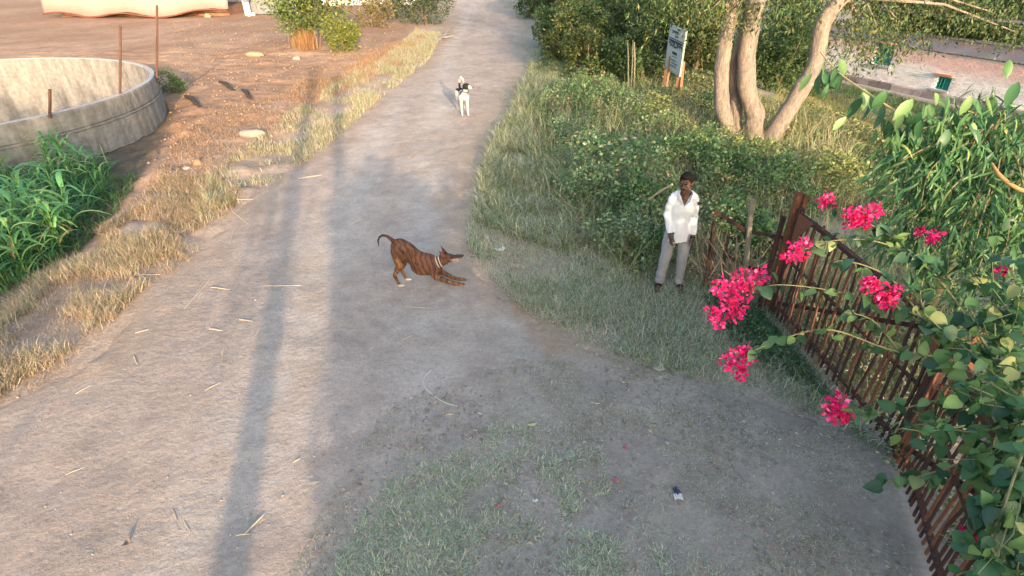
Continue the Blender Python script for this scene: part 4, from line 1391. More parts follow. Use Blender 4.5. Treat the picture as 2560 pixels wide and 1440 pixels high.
def word(u0, u1, v0, v1, n, w):
    """headline with hanging letters, as the painted script reads from here"""
    stroke(u0, v0, u1, v0, w)
    for i in range(n):
        u = u0 + (u1 - u0) * (i + .5) / n; du = (u1 - u0) / n * .38
        stroke(u + du, v0, u + du, v1, w)
        k = lrg.integers(4); m_ = (v0 + v1) / 2
        if k == 0: stroke(u - du, m_, u + du, m_, w); stroke(u - du, v0, u - du, m_, w)
        if k == 1: stroke(u - du, v0, u + du * .6, m_, w); stroke(u + du * .6, m_, u - du, v1, w)
        if k == 2: stroke(u - du, v0, u - du, v1, w); stroke(u - du, v1, u + du, v1 - .02, w)
        if k == 3: stroke(u - du, m_, u, v0 + .02, w); stroke(u, v0 + .02, u + du, m_, w); stroke(u - du, m_, u + du * .4, v1, w)


word(.16, .62, .07, .13, 6, .022); word(.40, .60, .17, .21, 3, .016)
stroke(.02, .26, .98, .26, .03)
word(.04, .94, .31, .45, 7, .05)
word(.36, .68, .56, .63, 3, .034); stroke(.38, .66, .70, .66, .018)
for v in (.74, .81, .88):
    word(.22 + .2 * lrg.random(), .62 + .2 * lrg.random(), v, v + .03, 5, .013)
lt = obj("lettering", b.mesh("lettering"), M_ink, sign); tag(lt, kind='stuff')
for (x, yy, xt, w_) in [(-SW / 2 + .05, .06, -SW / 2 + .02, .11), (-.12, -.02, -.3, .08), (SW / 2 - .08, .05, SW / 2 - .12, .10), (SW / 2 + .22, .1, SW / 2 - .1, .07)]:
    b = MB(); b.bar((x, yy - .05, -.2), (xt, yy, zb + .35), w_, w_ * .7); obj("post", b.mesh("post"), M_wood, sign)
# cut bamboo canes leaning in the shrub beside the sign
for i, (xa, ya, xb, yb, lb) in enumerate([(1573, 195, 1569, 100, "thin pale bamboo cane left of the two others beside the sign"), (1580, 197, 1583, 100, "thin pale bamboo cane between the two others beside the sign"), (1588, 193, 1586, 105, "thin pale bamboo cane right of the two others beside the sign")]):
    q0, q1 = AY(xa, ya, 17.6), AY(xb, yb, 17.9)
    b = MB(); b.tube([(0, 0, -.3), (q1 - q0) * .5, q1 - q0], [.022, .02, .014], 6); tag(obj("bamboo_cane", b.mesh("bamboo_cane"), mat("bamboo_%d" % i, (.40, .36, .22), var=.2), None, q0), lb, "cane", "bamboo canes beside the sign")

# ---------------------------------------------------------------- rusty iron gate: post, two leaves of pickets
GA, GB, GC = Vector((3.36, 6.02, 0)), Vector((3.60, 3.72, 0)), Vector((2.98, 1.85, 0))
M_rust2 = mat("orange_rust", (.23, .098, .058), var=.5, scale=8, bump=.004, bscale=50, rough=.9, col2=(.17, .075, .045), spec=.15)


def gate_leaf(label, a, b_, n, h0, h1, seed, wp):
    rg = np.random.default_rng(seed)
    d = b_ - a
    L = d.length
    t = thing("iron_gate", label, "gate", (a.x, a.y, hz(a.x, a.y)), math.atan2(d.y, d.x), "leaves of the rusty iron gate")
    for z_, w_ in ((.16, .05), (h0 * .55, .035), (h0 - .06, .055)):
        b = MB()
        pts = [(L * u, .012 * math.sin(u * 7 + z_), z_ + (h1 - h0) * u * (z_ > .3) + .015 * math.sin(u * 5)) for u in np.linspace(0, 1, 9)]
        for i in range(8):
            b.bar(pts[i], pts[i + 1], w_, .02 if z_ < 1 else .045)
        obj("rail", b.mesh("rail"), M_rust, t)
    for i in range(n):
        u = (i + .5) / n
        x = L * u + rg.normal(0, .008)
        top = h0 + (h1 - h0) * u + (rg.uniform(-.12, .06) if rg.random() < .8 else rg.uniform(-.5, -.1))
        bw = rg.normal(0, .02)
        b = MB()
        q = [(x + rg.normal(0, .012), -.018, .05), (x + bw, -.018 + rg.normal(0, .01), top * .5), (x + rg.normal(0, .035), -.018 + rg.normal(0, .012), top)]
        b.bar(q[0], q[1], wp, .016, (0, 1, 0)); b.bar(q[1], q[2], wp, .016, (0, 1, 0))
        obj("picket", b.mesh("picket"), M_rust if rg.random() < .75 else M_rust2, t)
    for x in (0, L):
        b = MB(); b.bar((x, .01, .02), (x, .01, h0 + (h1 - h0) * x / L + .02), .06, .05, (0, 1, 0)); obj("stile", b.mesh("stile"), M_rust, t)
    b = MB(); b.bar((.05, .03, .2), (L - .05, .03, h0 * .93), .045, .014, (0, 1, 0)); obj("brace", b.mesh("brace"), M_rust, t)
    return t, L


g1, L1 = gate_leaf("rusty iron gate leaf hung on the tall double post, with wide pickets", GA, GB, 25, 1.46, 1.44, 3, .026)
g2, L2 = gate_leaf("nearer rusty iron gate leaf, half buried in bougainvillea leaves", GB + Vector((-.01, -.07, 0)), GC, 26, 1.36, 1.30, 4, .022)
for s_ in (0, 1):                                                           # triangular gusset plates at the top corners of the far leaf
    x = .02 if s_ == 0 else L1 - .02
    sg = 1 if s_ == 0 else -1
    b = MB(); b.add([(x, -.03, 1.43), (x + sg * .30, -.03, 1.43), (x, -.03, 1.05), (x, -.02, 1.43), (x + sg * .30, -.02, 1.43), (x, -.02, 1.05)], [(0, 1, 2), (3, 5, 4), (0, 3, 4, 1), (1, 4, 5, 2), (2, 5, 3, 0)])
    obj("gusset", b.mesh("gusset"), M_rust2, g1)
pst = thing("gate_post", "tall double post of rusty angle iron at the far end of the gate", "post", (GA.x, GA.y, hz(GA.x, GA.y)))
z_ = pst.location.z
for (dx, dy, h, w_, m_) in [(-.03, .06, 1.66, .06, M_rust2), (.05, .05, 1.63, .05, M_rust2), (-.12, .10, 1.34, .042, M_rust)]:
    b = MB(); b.box((dx, dy, h / 2 - .1), (w_, .012, h + .2)); b.box((dx - w_ / 2 + .006, dy + w_ / 2 + .006, h / 2 - .1), (.012, w_, h + .2)); obj("angle_iron", b.mesh("angle_iron"), m_, pst)
b = MB(); b.bar((.02, .02, 1.42), (.28, -.02, 1.2), .05, .012, (0, 1, 0)); obj("bracket", b.mesh("bracket"), M_rust2, pst)
mp_ = thing("gate_post", "short rusty post between the two gate leaves", "post", (GB.x + .04, GB.y - .03, hz(GB.x, GB.y)))
b = MB(); b.box((0, 0, .68), (.055, .055, 1.6)); obj("shaft", b.mesh("shaft"), M_rust, mp_)
b = MB(); b.bar((0, 0, 1.30), (.42, .12, .95), .07, .014, (0, 1, 0)); b.bar((0, .02, 1.05), (.30, .1, 1.35), .05, .012, (0, 1, 0)); obj("stay", b.mesh("stay"), M_rust2, mp_)

# broken fence between the man and the gate post
FA, FB = G(1762, 722), Vector((3.26, 6.12, 0))
fn = thing("broken_fence", "broken fence of rusty bars and one grey wooden stake beside the man", "fence", (FA.x, FA.y, 0))


def fpt(x, y, u):
    q = FA.lerp(FB, u)
    v = AY(x, y, q.y)
    return v - Vector((FA.x, FA.y, 0))


def fbar(name, pts, w_, m_, t_=None):
    b = MB()
    for i in range(len(pts) - 1):
        b.bar(pts[i], pts[i + 1], w_, t_ or w_, (0, 1, 0))
    return obj(name, b.mesh(name), m_, fn)


fbar("rail", [fpt(1788, 528, .08), fpt(1868, 578, .5), fpt(1958, 594, .95)], .045, M_rust, .02)
fbar("rail", [fpt(1808, 634, .1), fpt(1868, 668, .5), fpt(1945, 682, .95)], .04, M_rust, .02)
st_ = fbar("stake", [fpt(1856, 730, .55), fpt(1866, 650, .55), fpt(1880, 498, .55)], .05, mat("grey_wood", (.26, .23, .17), var=.35, scale=12, rough=.95))
for (xa, ya, xb, yb, u) in [(1758, 735, 1786, 535, .06), (1772, 730, 1784, 560, .12), (1798, 735, 1822, 590, .2), (1802, 735, 1812, 625, .28), (1908, 740, 1935, 620, .75), (1925, 745, 1950, 640, .85)]:
    fbar("picket", [fpt(xa, ya, u), fpt(xb, yb, u)], .028, M_rust, .014)

# dry brush caught in the fence beside the man
b = MB()
for i in range(110):
    q = FA.lerp(FB, brg0.uniform(-.05, 1.0)) - Vector((FA.x, FA.y, 0)) + Vector((brg0.normal(0, .05), brg0.uniform(-.05, .22), brg0.uniform(0, .35)))
    l = brg0.uniform(.25, .8)
    d = Vector((brg0.normal(-.1, .5), brg0.normal(0, .3), brg0.uniform(.3, 1.2))).normalized()
    p = [q, q + d * l * .5 + Vector(brg0.normal(0, .03, 3)), q + d * l + Vector(brg0.normal(0, .05, 3))]
    b.tube(p, [.006, .005, .002], 4, tuple(np.array([(.30, .22, .15), (.22, .17, .12), (.40, .32, .22)][brg0.integers(3)])), False)
br_ = obj("dry_brush", b.mesh("dry_brush"), M_stem, None, (FA.x, FA.y, 0)); tag(br_, "tangle of dry brown twigs caught in the broken fence", kind='stuff')

# ---------------------------------------------------------------- small things lying about
M_straw = mat("pale_straw", (.62, .54, .40), var=.2, scale=20, rough=.8)
M_husk = mat("bleached_husk", (.62, .58, .50), var=.2, scale=20, rough=.8)
ST = [(640, 718, 752, 715, .012, "longest straight pale stalk, lying across the long pole shadow"), (528, 720, 576, 726, .011, "short pale stalk just left of the longest stalk"), (574, 612, 590, 566, .012, "pale stalk pointing up the lane near the left verge"), (600, 803, 632, 807, .011, "short pale stalk at the left rim of the pole shadow"), (524, 826, 558, 830, .011, ""), (335, 892, 345, 915, .010, ""), (640, 842, 652, 820, .008, ""), (556, 890, 562, 868, .008, ""), (515, 980, 552, 960, .008, ""), (340, 836, 373, 827, .010, ""), (462, 774, 496, 735, .009, ""), (470, 765, 540, 682, .008, "crossed thin stalk in the loose bundle near the left verge"), (487, 742, 512, 700, .007, ""), (498, 742, 510, 730, .007, ""), (612, 1340, 660, 1290, .014, "split pale stalk beside the pole shadow at the bottom"), (592, 1342, 626, 1337, .012, ""), (745, 449, 804, 440, .012, ""), (556, 505, 635, 503, .012, "long straw lying at the edge of the left verge grass"), (580, 530, 620, 561, .010, ""), (830, 652, 850, 645, .008, ""), (878, 560, 905, 548, .009, ""), (1004, 852, 1032, 838, .010, ""), (998, 766, 1084, 770, .007, ""), (335, 692, 402, 690, .012, ""), (340, 684, 366, 700, .010, ""), (735, 1160, 752, 1150, .009, ""), (190, 988, 228, 966, .009, ""), (1222, 668, 1290, 706, .012, "pale stalk at the right edge of the lane beyond the brindle dog"), (165, 1190, 215, 1170, .006, ""), (300, 658, 420, 652, .010, "long straw lying on the dry grass of the left verge"), (780, 1212, 800, 1208, .010, ""), (700, 1500, 720, 1480, .01, ""), (1475, 1010, 1500, 1012, .010, ""), (925, 880, 936, 868, .008, ""), (455, 1295, 475, 1330, .006, ""), (432, 1275, 445, 1305, .006, ""), (1090, 860, 1076, 874, .008, ""), (880, 1085, 893, 1080, .010, ""), (1115, 1040, 1132, 1038, .011, "")]
for (xa, ya, xb, yb, r, lb) in ST:
    q0, q1 = G(xa, ya), G(xb, yb)
    m = (q0 + q1) / 2
    m.z = hz(m.x, m.y) + r * .8
    b = MB(); a_ = q0 - Vector((m.x, m.y, 0)); c_ = q1 - Vector((m.x, m.y, 0))
    b.tube([a_, a_ * .3 + Vector((0, .003, .003)), c_ * .4 + Vector((0, -.002, .002)), c_], [r * .42, r * .48, r * .46, r * .32], 6)
    tag(obj("dry_stalk", b.mesh("dry_stalk"), M_straw, None, m), lb or "short bleached straw stalk lying loose on the dusty lane", "stalk", "dry stalks scattered on the lane")
wire_pts = [G(x, y) for x, y in [(1076, 928), (1062, 942), (1058, 960), (1066, 975), (1084, 990), (1104, 1004), (1122, 1012), (1144, 1018)]]
b = MB(); c0 = wire_pts[3].copy(); b.tube([p - c0 + Vector((0, 0, .008 + hz(p.x, p.y))) for p in wire_pts], .0055, 6); tag(obj("bent_twig", b.mesh("bent_twig"), M_husk, None, c0), "thin pale twig curved like a hook lying in the middle of the shaded lane", "twig")
q0, q1 = AY(1622, 498, 7.6), AY(1681, 461, 7.3)
b = MB(); b.tube([(0, 0, 0), (q1 - q0) * .5 + Vector((0, 0, .01)), q1 - q0], [.012, .016, .018], 7); tag(obj("broken_branch", b.mesh("broken_branch"), mat("cut_wood", (.50, .40, .25), var=.25, scale=10), None, q0), "pale broken branch sticking out of the weeds left of the man's head", "branch")


def flat_scrap(name, px, py, w_, h_, rz, m, label, cat, group=None, curl=.3, lift=.012, seed=0):
    rg = np.random.default_rng(seed + int(px))
    n = 8
    uu, vv = np.meshgrid(np.linspace(-1, 1, n), np.linspace(-1, 1, n))
    rr = np.sqrt(np.clip(1 - .55 * vv ** 2, 0.05, 1))
    xx, yy = uu * w_ / 2 * (1 if cat != "leaf" else 1) * (rr if cat != "leaf" else 1), vv * h_ / 2 * (1 if cat != "leaf" else np.clip(1 - uu ** 2, .02, 1) ** .7)
    zz = curl * w_ * (.25 * uu ** 2 + .3 * (fbm(uu * 1.7 + px, vv * 1.7, seed, 3) - .4))
    p = G(px, py)
    p.z = hz(p.x, p.y) + lift
    o = obj(name, mesh_np(name, np.stack([xx.ravel(), yy.ravel(), zz.ravel()], 1), grid_mesh(xx, yy), None, True), m, None, p)
    o.rotation_euler = (0, 0, rz)
    o.modifiers.new("t", 'SOLIDIFY').thickness = .002
    return tag(o, label, cat, group)


M_lf1 = mat("fallen_leaf_green", (.30, .33, .24), var=.2, scale=20, rough=.7)
M_lf2 = mat("fallen_leaf_tan", (.52, .45, .35), var=.25, scale=20, rough=.8)
M_paper = mat("white_scrap", (.75, .74, .72), var=.1, scale=20, rough=.7)
M_pinkp = mat("pink_petal", (.55, .14, .2), var=.2, rough=.7)
flat_scrap("fallen_leaf", 1424, 1142, .15, .10, 1.1, M_lf1, "large grey green fallen leaf at the right rim of the foreground grass", "leaf", "fallen leaves on the lane")
flat_scrap("fallen_leaf", 1646, 926, .15, .06, -.2, M_lf2, "long tan fallen leaf at the edge of the grass by the lane corner", "leaf", "fallen leaves on the lane")
flat_scrap("fallen_leaf", 1330, 1066, .10, .035, .2, mat("fallen_leaf_yellow", (.62, .55, .22), rough=.8), "yellowish fallen leaf at the top of the foreground grass patch", "leaf", "fallen leaves on the lane")
flat_scrap("fallen_leaf", 785, 1213, .09, .03, .3, M_lf2, "small tan fallen leaf left of the foreground grass", "leaf", "fallen leaves on the lane")
flat_scrap("fallen_leaf", 320, 1365, .08, .035, 1.4, mat("brown_leaf", (.24, .19, .16), rough=.8), "small brown fallen leaf standing on the sunlit lane at lower left", "leaf", "fallen leaves on the lane", 1.2, .02)
flat_scrap("paper_scrap", 1250, 628, .17, .08, .2, M_paper, "torn white scrap at the lane edge right of the brindle dog's head", "scrap", None, .7)
flat_scrap("paper_scrap", 1338, 1256, .05, .025, .2, M_paper, "tiny white scrap in the foreground grass", "scrap", None, .7)
flat_scrap("paper_scrap", 455, 585, .16, .05, .5, M_paper, "pale scrap lying on the left bank by the cane", "scrap", None, .5)
for (x, y, lb) in [(1537, 1203, "single faded pink petal right of the foreground grass, nearest its middle"), (1562, 1122, "single faded pink petal farther up the bare apron"), (1246, 1268, "faded pink petal inside the foreground grass")]:
    flat_scrap("fallen_petal", x, y, .05, .03, .6, M_pinkp, lb, "petal", "fallen petals", .8)
wr = thing("plastic_wrapper", "crumpled blue and white plastic wrapper lying on the apron at lower right", "wrapper", G(1693, 1246) + Vector((0, 0, .01)))
for k, (m_, dx, dy, w_) in enumerate([(M_paper, 0, -.015, .075), (mat("blue_foil", (.05, .06, .22), rough=.4), .004, .03, .06), (mat("dark_foil", (.05, .05, .07), rough=.4), -.006, .055, .04)]):
    n = 9
    uu, vv = np.meshgrid(np.linspace(-1, 1, n), np.linspace(-1, 1, n))
    zz = .02 + .035 * fbm(uu * 2.3 + k, vv * 2.3, 12 + k, 3) * (1.2 - uu ** 2 * .8)
    o = obj(("front_film", "printed_band", "torn_end")[k], mesh_np("film", np.stack([(uu * w_ / 2 + dx).ravel(), (vv * .028 + dy).ravel(), zz.ravel()], 1), grid_mesh(uu, vv), None, False), m_, wr)
    o.modifiers.new("t", 'SOLIDIFY').thickness = .002
# stones and dark sticks on the bank of the field
def rock(px, py, sx, sy, sz_, m, label, seed, cat="stone", group="stones on the left bank"):
    p = G(px, py); p.z = hz(p.x, p.y)
    b = MB(); b.ball((0, 0, sz_ * .3), (sx, sy, sz_), None, 14)
    me = b.mesh("stone", True); c = coords(me)
    c *= (.75 + .5 * fbm(c[:, 0] * 3.5 / max(sx, .05) * .4 + seed, c[:, 1] * 3.5 / max(sx, .05) * .4 + c[:, 2] * 9, seed, 3))[:, None]
    me.vertices.foreach_set("co", c.ravel()); me.update()
    return tag(obj("stone", me, m, None, p), label, cat, group)


M_rock = mat("pale_rock", (.36, .29, .25), var=.3, scale=6, bump=.015, rough=.95)
M_brickbit = mat("brick_bit", (.42, .22, .14), var=.3, scale=8, rough=.95)
rock(632, 346, .36, .16, .12, M_rock, "broad flat pale stone on the bank beside the verge grass", 1)
rock(498, 422, .10, .08, .09, M_brickbit, "reddish brick lump on the bank above the dry grass", 2)
rock(470, 432, .09, .07, .05, M_rock, "small pale stone left of the reddish brick lump", 3)
rock(638, 142, .42, .2, .14, mat("straw_lump", (.38, .29, .19), var=.4, scale=9, bump=.03, rough=.95), "tan lump of earth and straw in the middle of the bare field", 4)
rock(742, 152, .16, .1, .12, M_rock, "small pale stone out on the field below the leafy bush", 5)
for (xa, ya, xb, yb, lb) in [(551, 211, 590, 235, "dark stick lying on the bank, upper left of the pair"), (607, 232, 630, 255, "dark stick lying on the bank, lower right of the pair"), (465, 246, 505, 274, "dark stick lying nearest the tank on the turned earth")]:
    q0, q1 = G(xa, ya), G(xb, yb); m = (q0 + q1) / 2; m.z = hz(m.x, m.y) + .04
    v0, v1 = q0 - Vector((m.x, m.y, 0)), q1 - Vector((m.x, m.y, 0))
    b = MB(); b.tube([v0, v0 * .3 + Vector((.04, .03, .03)), v1 * .4 + Vector((-.03, .02, .02)), v1], [.05, .07, .06, .03], 7)
    tag(obj("dark_stick", b.mesh("dark_stick"), mat("burnt_wood", (.07, .055, .045), var=.3, rough=.95), None, m), lb, "stick", "dark sticks on the bank")
# a dry twig fallen at the far left edge of the lane
b = MB(); q0 = G(1085, 112); q0.z = hz(q0.x, q0.y) + .1
for (x, y, x2, y2) in [(1085, 112, 1140, 86), (1110, 100, 1150, 102), (1100, 106, 1135, 78), (1095, 108, 1150, 56)]:
    b.tube([G(x, y) - q0 + Vector((0, 0, .12)), (G(x, y) + G(x2, y2)) / 2 - q0 + Vector((0, .1, .2)), G(x2, y2) - q0 + Vector((0, 0, .1))], [.035, .025, .012], 6)
tag(obj("fallen_twigs", b.mesh("fallen_twigs"), mat("grey_twig", (.34, .30, .27), var=.3), None, q0), "bare grey fallen branch at the far left edge of the lane below the shaded shrubs", "branch")
# ---------------------------------------------------------------- the man by the fence
def rot(ax, deg):
    return Matrix.Rotation(math.radians(deg), 3, ax)


M_skin = mat("skin", (.105, .054, .037), var=.15, scale=25, rough=.5, spec=.35)
M_hair = mat("black_hair", (.010, .009, .009), var=.3, scale=40, rough=.85, spec=.1)
M_shirt = mat("white_cotton", (.74, .74, .75), var=.05, scale=10, rough=.85, bump=.004, bscale=16)
M_trs = mat("grey_trousers", (.30, .30, .315), var=.14, scale=9, rough=.9, bump=.005, bscale=13)
mp0 = G(1672, 722)
MANX, MANY = mp0.x, mp0.y
man = thing("person", "man in loose white shirt and grey trousers standing beside the broken fence", "person", (MANX, MANY, hz(MANX, MANY)), math.radians(-8))
man.scale = (.98, .98, .975)
HN = Vector((0, .01, 1.43))                                     # neck pivot
HS = 1.09
HR = rot('Z', -24) @ rot('X', 10)                               # turned to the lane, looking down at the dogs


def hp(x, y, z):
    return HN + HR @ ((Vector((x, y, z)) - HN) * HS)


b = MB()
# trunk under the clothes
b.capsule((0, .01, 1.24), (0, .0, .98), .118, .105, 18, (1.15, .80, 1)); b.capsule((0, 0, .98), (0, .01, .88), .108, .115, 18, (1.15, .85, 1))
b.capsule((-.105, .01, 1.36), (.105, .01, 1.36), .055, .055, 14)
b.capsule((0, .012, 1.36), hp(0, .0, 1.50), .062, .053, 14)
# head
b.ball(hp(0, .0, 1.575), (.074, .092, .100), HR); b.ball(hp(0, -.03, 1.525), (.060, .068, .075), HR); b.ball(hp(0, -.055, 1.482), (.036, .036, .026), HR)
b.capsule(hp(0, -.088, 1.578), hp(0, -.108, 1.542), .009, .015, 10); b.capsule(hp(-.012, -.098, 1.538), hp(.012, -.098, 1.538), .011, .011, 8)
b.capsule(hp(-.036, -.080, 1.597), hp(.036, -.080, 1.597), .012, .012, 8)
for s_ in (-1, 1):
    b.ball(hp(s_ * .076, .008, 1.56), (.010, .021, .033), HR); b.capsule(hp(s_ * .045, -.062, 1.555), hp(s_ * .05, -.04, 1.52), .022, .018, 8)
b.capsule(hp(-.016, -.088, 1.508), hp(.016, -.088, 1.508), .010, .010, 8)
SH = {}


def hand(wrist, d, thumb, palm_n, curl, spread=.016):
    """palm, four unequal bent fingers and a thumb from the side of the palm"""
    d, thumb, palm_n = d.normalized(), thumb.normalized(), palm_n.normalized()
    b.capsule(wrist, wrist + d * .05, .024, .026, 12)
    for k in range(4):
        o = thumb * (.028 - .019 * k)
        b.capsule(wrist + d * .02 + o * .7, wrist + d * .082 + o, .015, .0125, 10)
        L = (.070, .080, .074, .058)[k]
        p = wrist + d * .085 + o
        dd = (d + thumb * (.10 - .07 * k)).normalized()
        for j, f in enumerate((.45, .32, .25)):
            q = p + dd * L * f
            b.capsule(p, q, .0098 - .0008 * j, .0092 - .0008 * j, 8)
            p = q
            dd = (dd + palm_n * curl * (.55 + .2 * j)).normalized()
    p = wrist + d * .028 + thumb * .022
    dd = (d * .75 + thumb * .8 + palm_n * .25).normalized()
    for j, f in enumerate((.038, .030, .024)):
        q = p + dd * f
        b.capsule(p, q, .0125 - .001 * j, .0115 - .001 * j, 8)
        p = q
        dd = (dd + d * .45 + palm_n * .2).normalized()


ARM = {-1: [(-.140, .015, 1.355), (-.180, .02, 1.10), (-.125, -.12, .885)], 1: [(.140, .015, 1.355), (.180, .03, 1.09), (.182, -.06, .855)]}
for s_ in (-1, 1):
    a0_, a1_, a2_ = [Vector(v) for v in ARM[s_]]
    b.chain([a0_, a1_, a2_], [.052, .040, .026])
    d = (a2_ - a1_).normalized()
    d = (d + Vector((0, -.05, -.45))).normalized()
    hand(a2_, d, Vector((-s_ * .35, -1, .1)), Vector((-s_ * 1, .3, 0)), .38)
for s_ in (-1, 1):
    hip, kn, an = Vector((s_ * .085, .01, .88)), Vector((s_ * .105, -.015, .47)), Vector((s_ * .115, .025, .085))
    if s_ < 0: kn, an = kn + Vector((-.02, -.01, 0)), an + Vector((-.03, -.02, 0))
    b.chain([hip, kn], [.092, .06]); b.chain([kn, kn.lerp(an, .35), an], [.058, .056, .038])
    t_ = an + Vector((s_ * .035, -.15, -.055))
    b.capsule(an + Vector((0, .03, -.05)), t_, .035, .030, 12, (1, 1, .9)); b.capsule(an, an + Vector((0, .02, -.05)), .04, .038, 10)
    SH[s_] = (hip, kn, an, t_)
body_me = blob(b, .0062, 5, .5)
obj("body", body_me, M_skin, man)
# hair: cap over the crown and back, short at the sides
b = MB(); b.ball(hp(0, .012, 1.598), (.088, .104, .104), HR); b.ball(hp(0, -.055, 1.662), (.062, .045, .036), HR)
hm = blob(b, .006, 4)
inv = np.array(HR.transposed())


def head_local(c):
    return (c - np.array(HN)) @ inv.T / HS + np.array(HN)


cut(hm, lambda c: (lambda q: (q[:, 2] > 1.632 - .02 * np.abs(q[:, 0]) / .08 - np.clip((q[:, 1] + .045) * 1.5, -.02, .11)))(head_local(c)))
ch = coords(hm); ch = ch + .006 * (fbm(ch[:, 0] * 60, ch[:, 1] * 60 + ch[:, 2] * 50, 3, 2) - .5)[:, None]; hm.vertices.foreach_set("co", ch.ravel()); hm.update()
ho = obj("hair", hm, M_hair, man); ho.modifiers.new("t", 'SOLIDIFY').thickness = .008
b = MB(); b.capsule(hp(-.026, -.098, 1.522), hp(0, -.106, 1.526), .005, .007, 8); b.capsule(hp(0, -.106, 1.526), hp(.026, -.098, 1.522), .007, .005, 8); obj("moustache", blob(b, .003, 2), M_hair, man)
b = MB()
for s_ in (-1, 1):
    e = MB(); e.ball(hp(s_ * .031, -.083, 1.572), (.013, .007, .008), HR, 10); eo = obj("eye", e.mesh("eye", True), mat("eye_white", (.13, .11, .10), var=0, rough=.3), man)
    e = MB(); e.ball(hp(s_ * .031, -.0885, 1.571), (.006, .003, .0065), HR, 10); obj("iris", e.mesh("iris", True), M_hair, eo)
    e = MB(); e.capsule(hp(s_ * .018, -.093, 1.590), hp(s_ * .048, -.082, 1.592), .004, .003, 6); obj("eyebrow", e.mesh("eyebrow"), M_hair, man)
# shirt: loose, untucked, open at the neck, sleeves to the wrist
b = MB()
b.capsule((0, .015, 1.25), (0, .005, 1.0), .132, .122, 22, (1.12, .86, 1)); b.capsule((0, .005, 1.0), (0, -.002, .74), .128, .160, 22, (1.08, .94, 1))
b.capsule((-.115, .015, 1.352), (.115, .015, 1.352), .066, .066, 16); b.capsule((-.07, .012, 1.385), (.07, .012, 1.385), .070, .070, 14)
b.capsule((0, .012, 1.38), (0, -.002, 1.455), .078, .066, 16)
for s_ in (-1, 1):
    a0_, a1_, a2_ = [Vector(v) for v in ARM[s_]]
    b.chain([a0_ + Vector((-s_ * .01, 0, 0)), a0_.lerp(a1_, .5), a1_, a1_.lerp(a2_, .6), a2_ + (a2_ - a1_).normalized() * .03], [.060, .054, .049, .043, .040], 16)
sm = blob(b, .0085, 7, .5)
A2 = {s_: Vector(ARM[s_][2]) for s_ in (-1, 1)}
DA = {s_: (Vector(ARM[s_][2]) - Vector(ARM[s_][1])).normalized() for s_ in (-1, 1)}
ARMA = {s_: (np.array(ARM[s_][1]), np.array(ARM[s_][2])) for s_ in (-1, 1)}


def near_arm(c, s_):
    a, e = ARMA[s_]
    ab = e - a
    t = ((c - a) @ ab) / (ab @ ab)
    q = a + np.clip(t, 0, 1.4)[:, None] * ab
    return np.linalg.norm(c - q, axis=1), t


def keep_shirt(c):
    k = np.ones(len(c), bool)
    for s_ in (-1, 1):
        dist, t = near_arm(c, s_)
        k &= ~((t > .97) & (dist < .075) & (np.abs(c[:, 0]) > .07))
    arm_part = np.minimum(near_arm(c, -1)[0], near_arm(c, 1)[0]) < .072
    hem = .765 + .012 * np.sin(c[:, 0] * 22) + .02 * (np.abs(c[:, 0]) > .15)
    k &= (c[:, 2] > hem) | (arm_part & (c[:, 2] > .8))
    vneck = (c[:, 1] < .03) & (c[:, 2] > 1.275) & (np.abs(c[:, 0]) < (c[:, 2] - 1.275) * .50)
    k &= ~vneck & (c[:, 2] < 1.462 + .1 * (c[:, 1] + .02))
    return k


cut(sm, keep_shirt)
c = coords(sm)
wr_ = (fbm(c[:, 0] * 9, c[:, 2] * 6 + c[:, 1] * 6, 13, 3) - .5) * .013
fold = .0035 * np.sin(c[:, 2] * 46 + c[:, 0] * 30 + 4 * fbm(c[:, 0] * 5, c[:, 2] * 5, 3)) * sstep(.12, .2, np.abs(c[:, 0]))
nr_ = np.array([v.normal[:] for v in sm.vertices])
c = c + nr_ * (wr_ + fold)[:, None]
sm.vertices.foreach_set("co", c.ravel()); sm.update()
so = obj("shirt", sm, M_shirt, man); so.modifiers.new("t", 'SOLIDIFY').thickness = .004
for s_ in (-1, 1):
    m = MB(); m.add([(s_ * .012, -.105, 1.285), (s_ * .085, -.075, 1.445), (s_ * .105, -.06, 1.40), (s_ * .06, -.135, 1.36), (s_ * .07, -.03, 1.475), (s_ * .10, .0, 1.44)], [(0, 1, 3), (1, 2, 3), (1, 4, 5), (1, 5, 2)])
    co_ = obj("collar", m.mesh("collar"), M_shirt, so); co_.modifiers.new("t", 'SOLIDIFY').thickness = .006
for k in range(4):
    m = MB(); m.ball((0, -.149 + .004 * k, 1.20 - .105 * k), (.006, .003, .006), None, 8); obj("button", m.mesh("button", True), mat("shirt_button_%d" % k, (.55, .55, .52), var=0), so)
# trousers
b = MB()
b.capsule((0, .004, .93), (0, .008, .86), .108, .118, 20, (1.10, .88, 1))
for s_ in (-1, 1):
    hip, kn, an, t_ = SH[s_]
    b.chain([hip, hip.lerp(kn, .5), kn, kn.lerp(an, .5), an + Vector((0, -.005, -.05))], [.100, .090, .073, .068, .066], 18)
tm = blob(b, .0085, 6, .5)
cut(tm, lambda c: (c[:, 2] > .055) & (c[:, 2] < .87))
c = coords(tm); nr_ = np.array([v.normal[:] for v in tm.vertices])
c = c + nr_ * ((fbm(c[:, 0] * 9, c[:, 2] * 9 + c[:, 1] * 7, 23, 3) - .5) * .024 + .005 * np.sin(c[:, 2] * 55 + 5 * fbm(c[:, 0] * 6, c[:, 2] * 4, 7)) * sstep(.35, .15, c[:, 2]))[:, None]
tm.vertices.foreach_set("co", c.ravel()); tm.update()
to = obj("trousers", tm, M_trs, man); to.modifiers.new("t", 'SOLIDIFY').thickness = .004
m = MB(); w0 = Vector(ARM[1][2]); dv = DA[1]
x_ = dv.orthogonal().normalized(); y_ = dv.cross(x_)
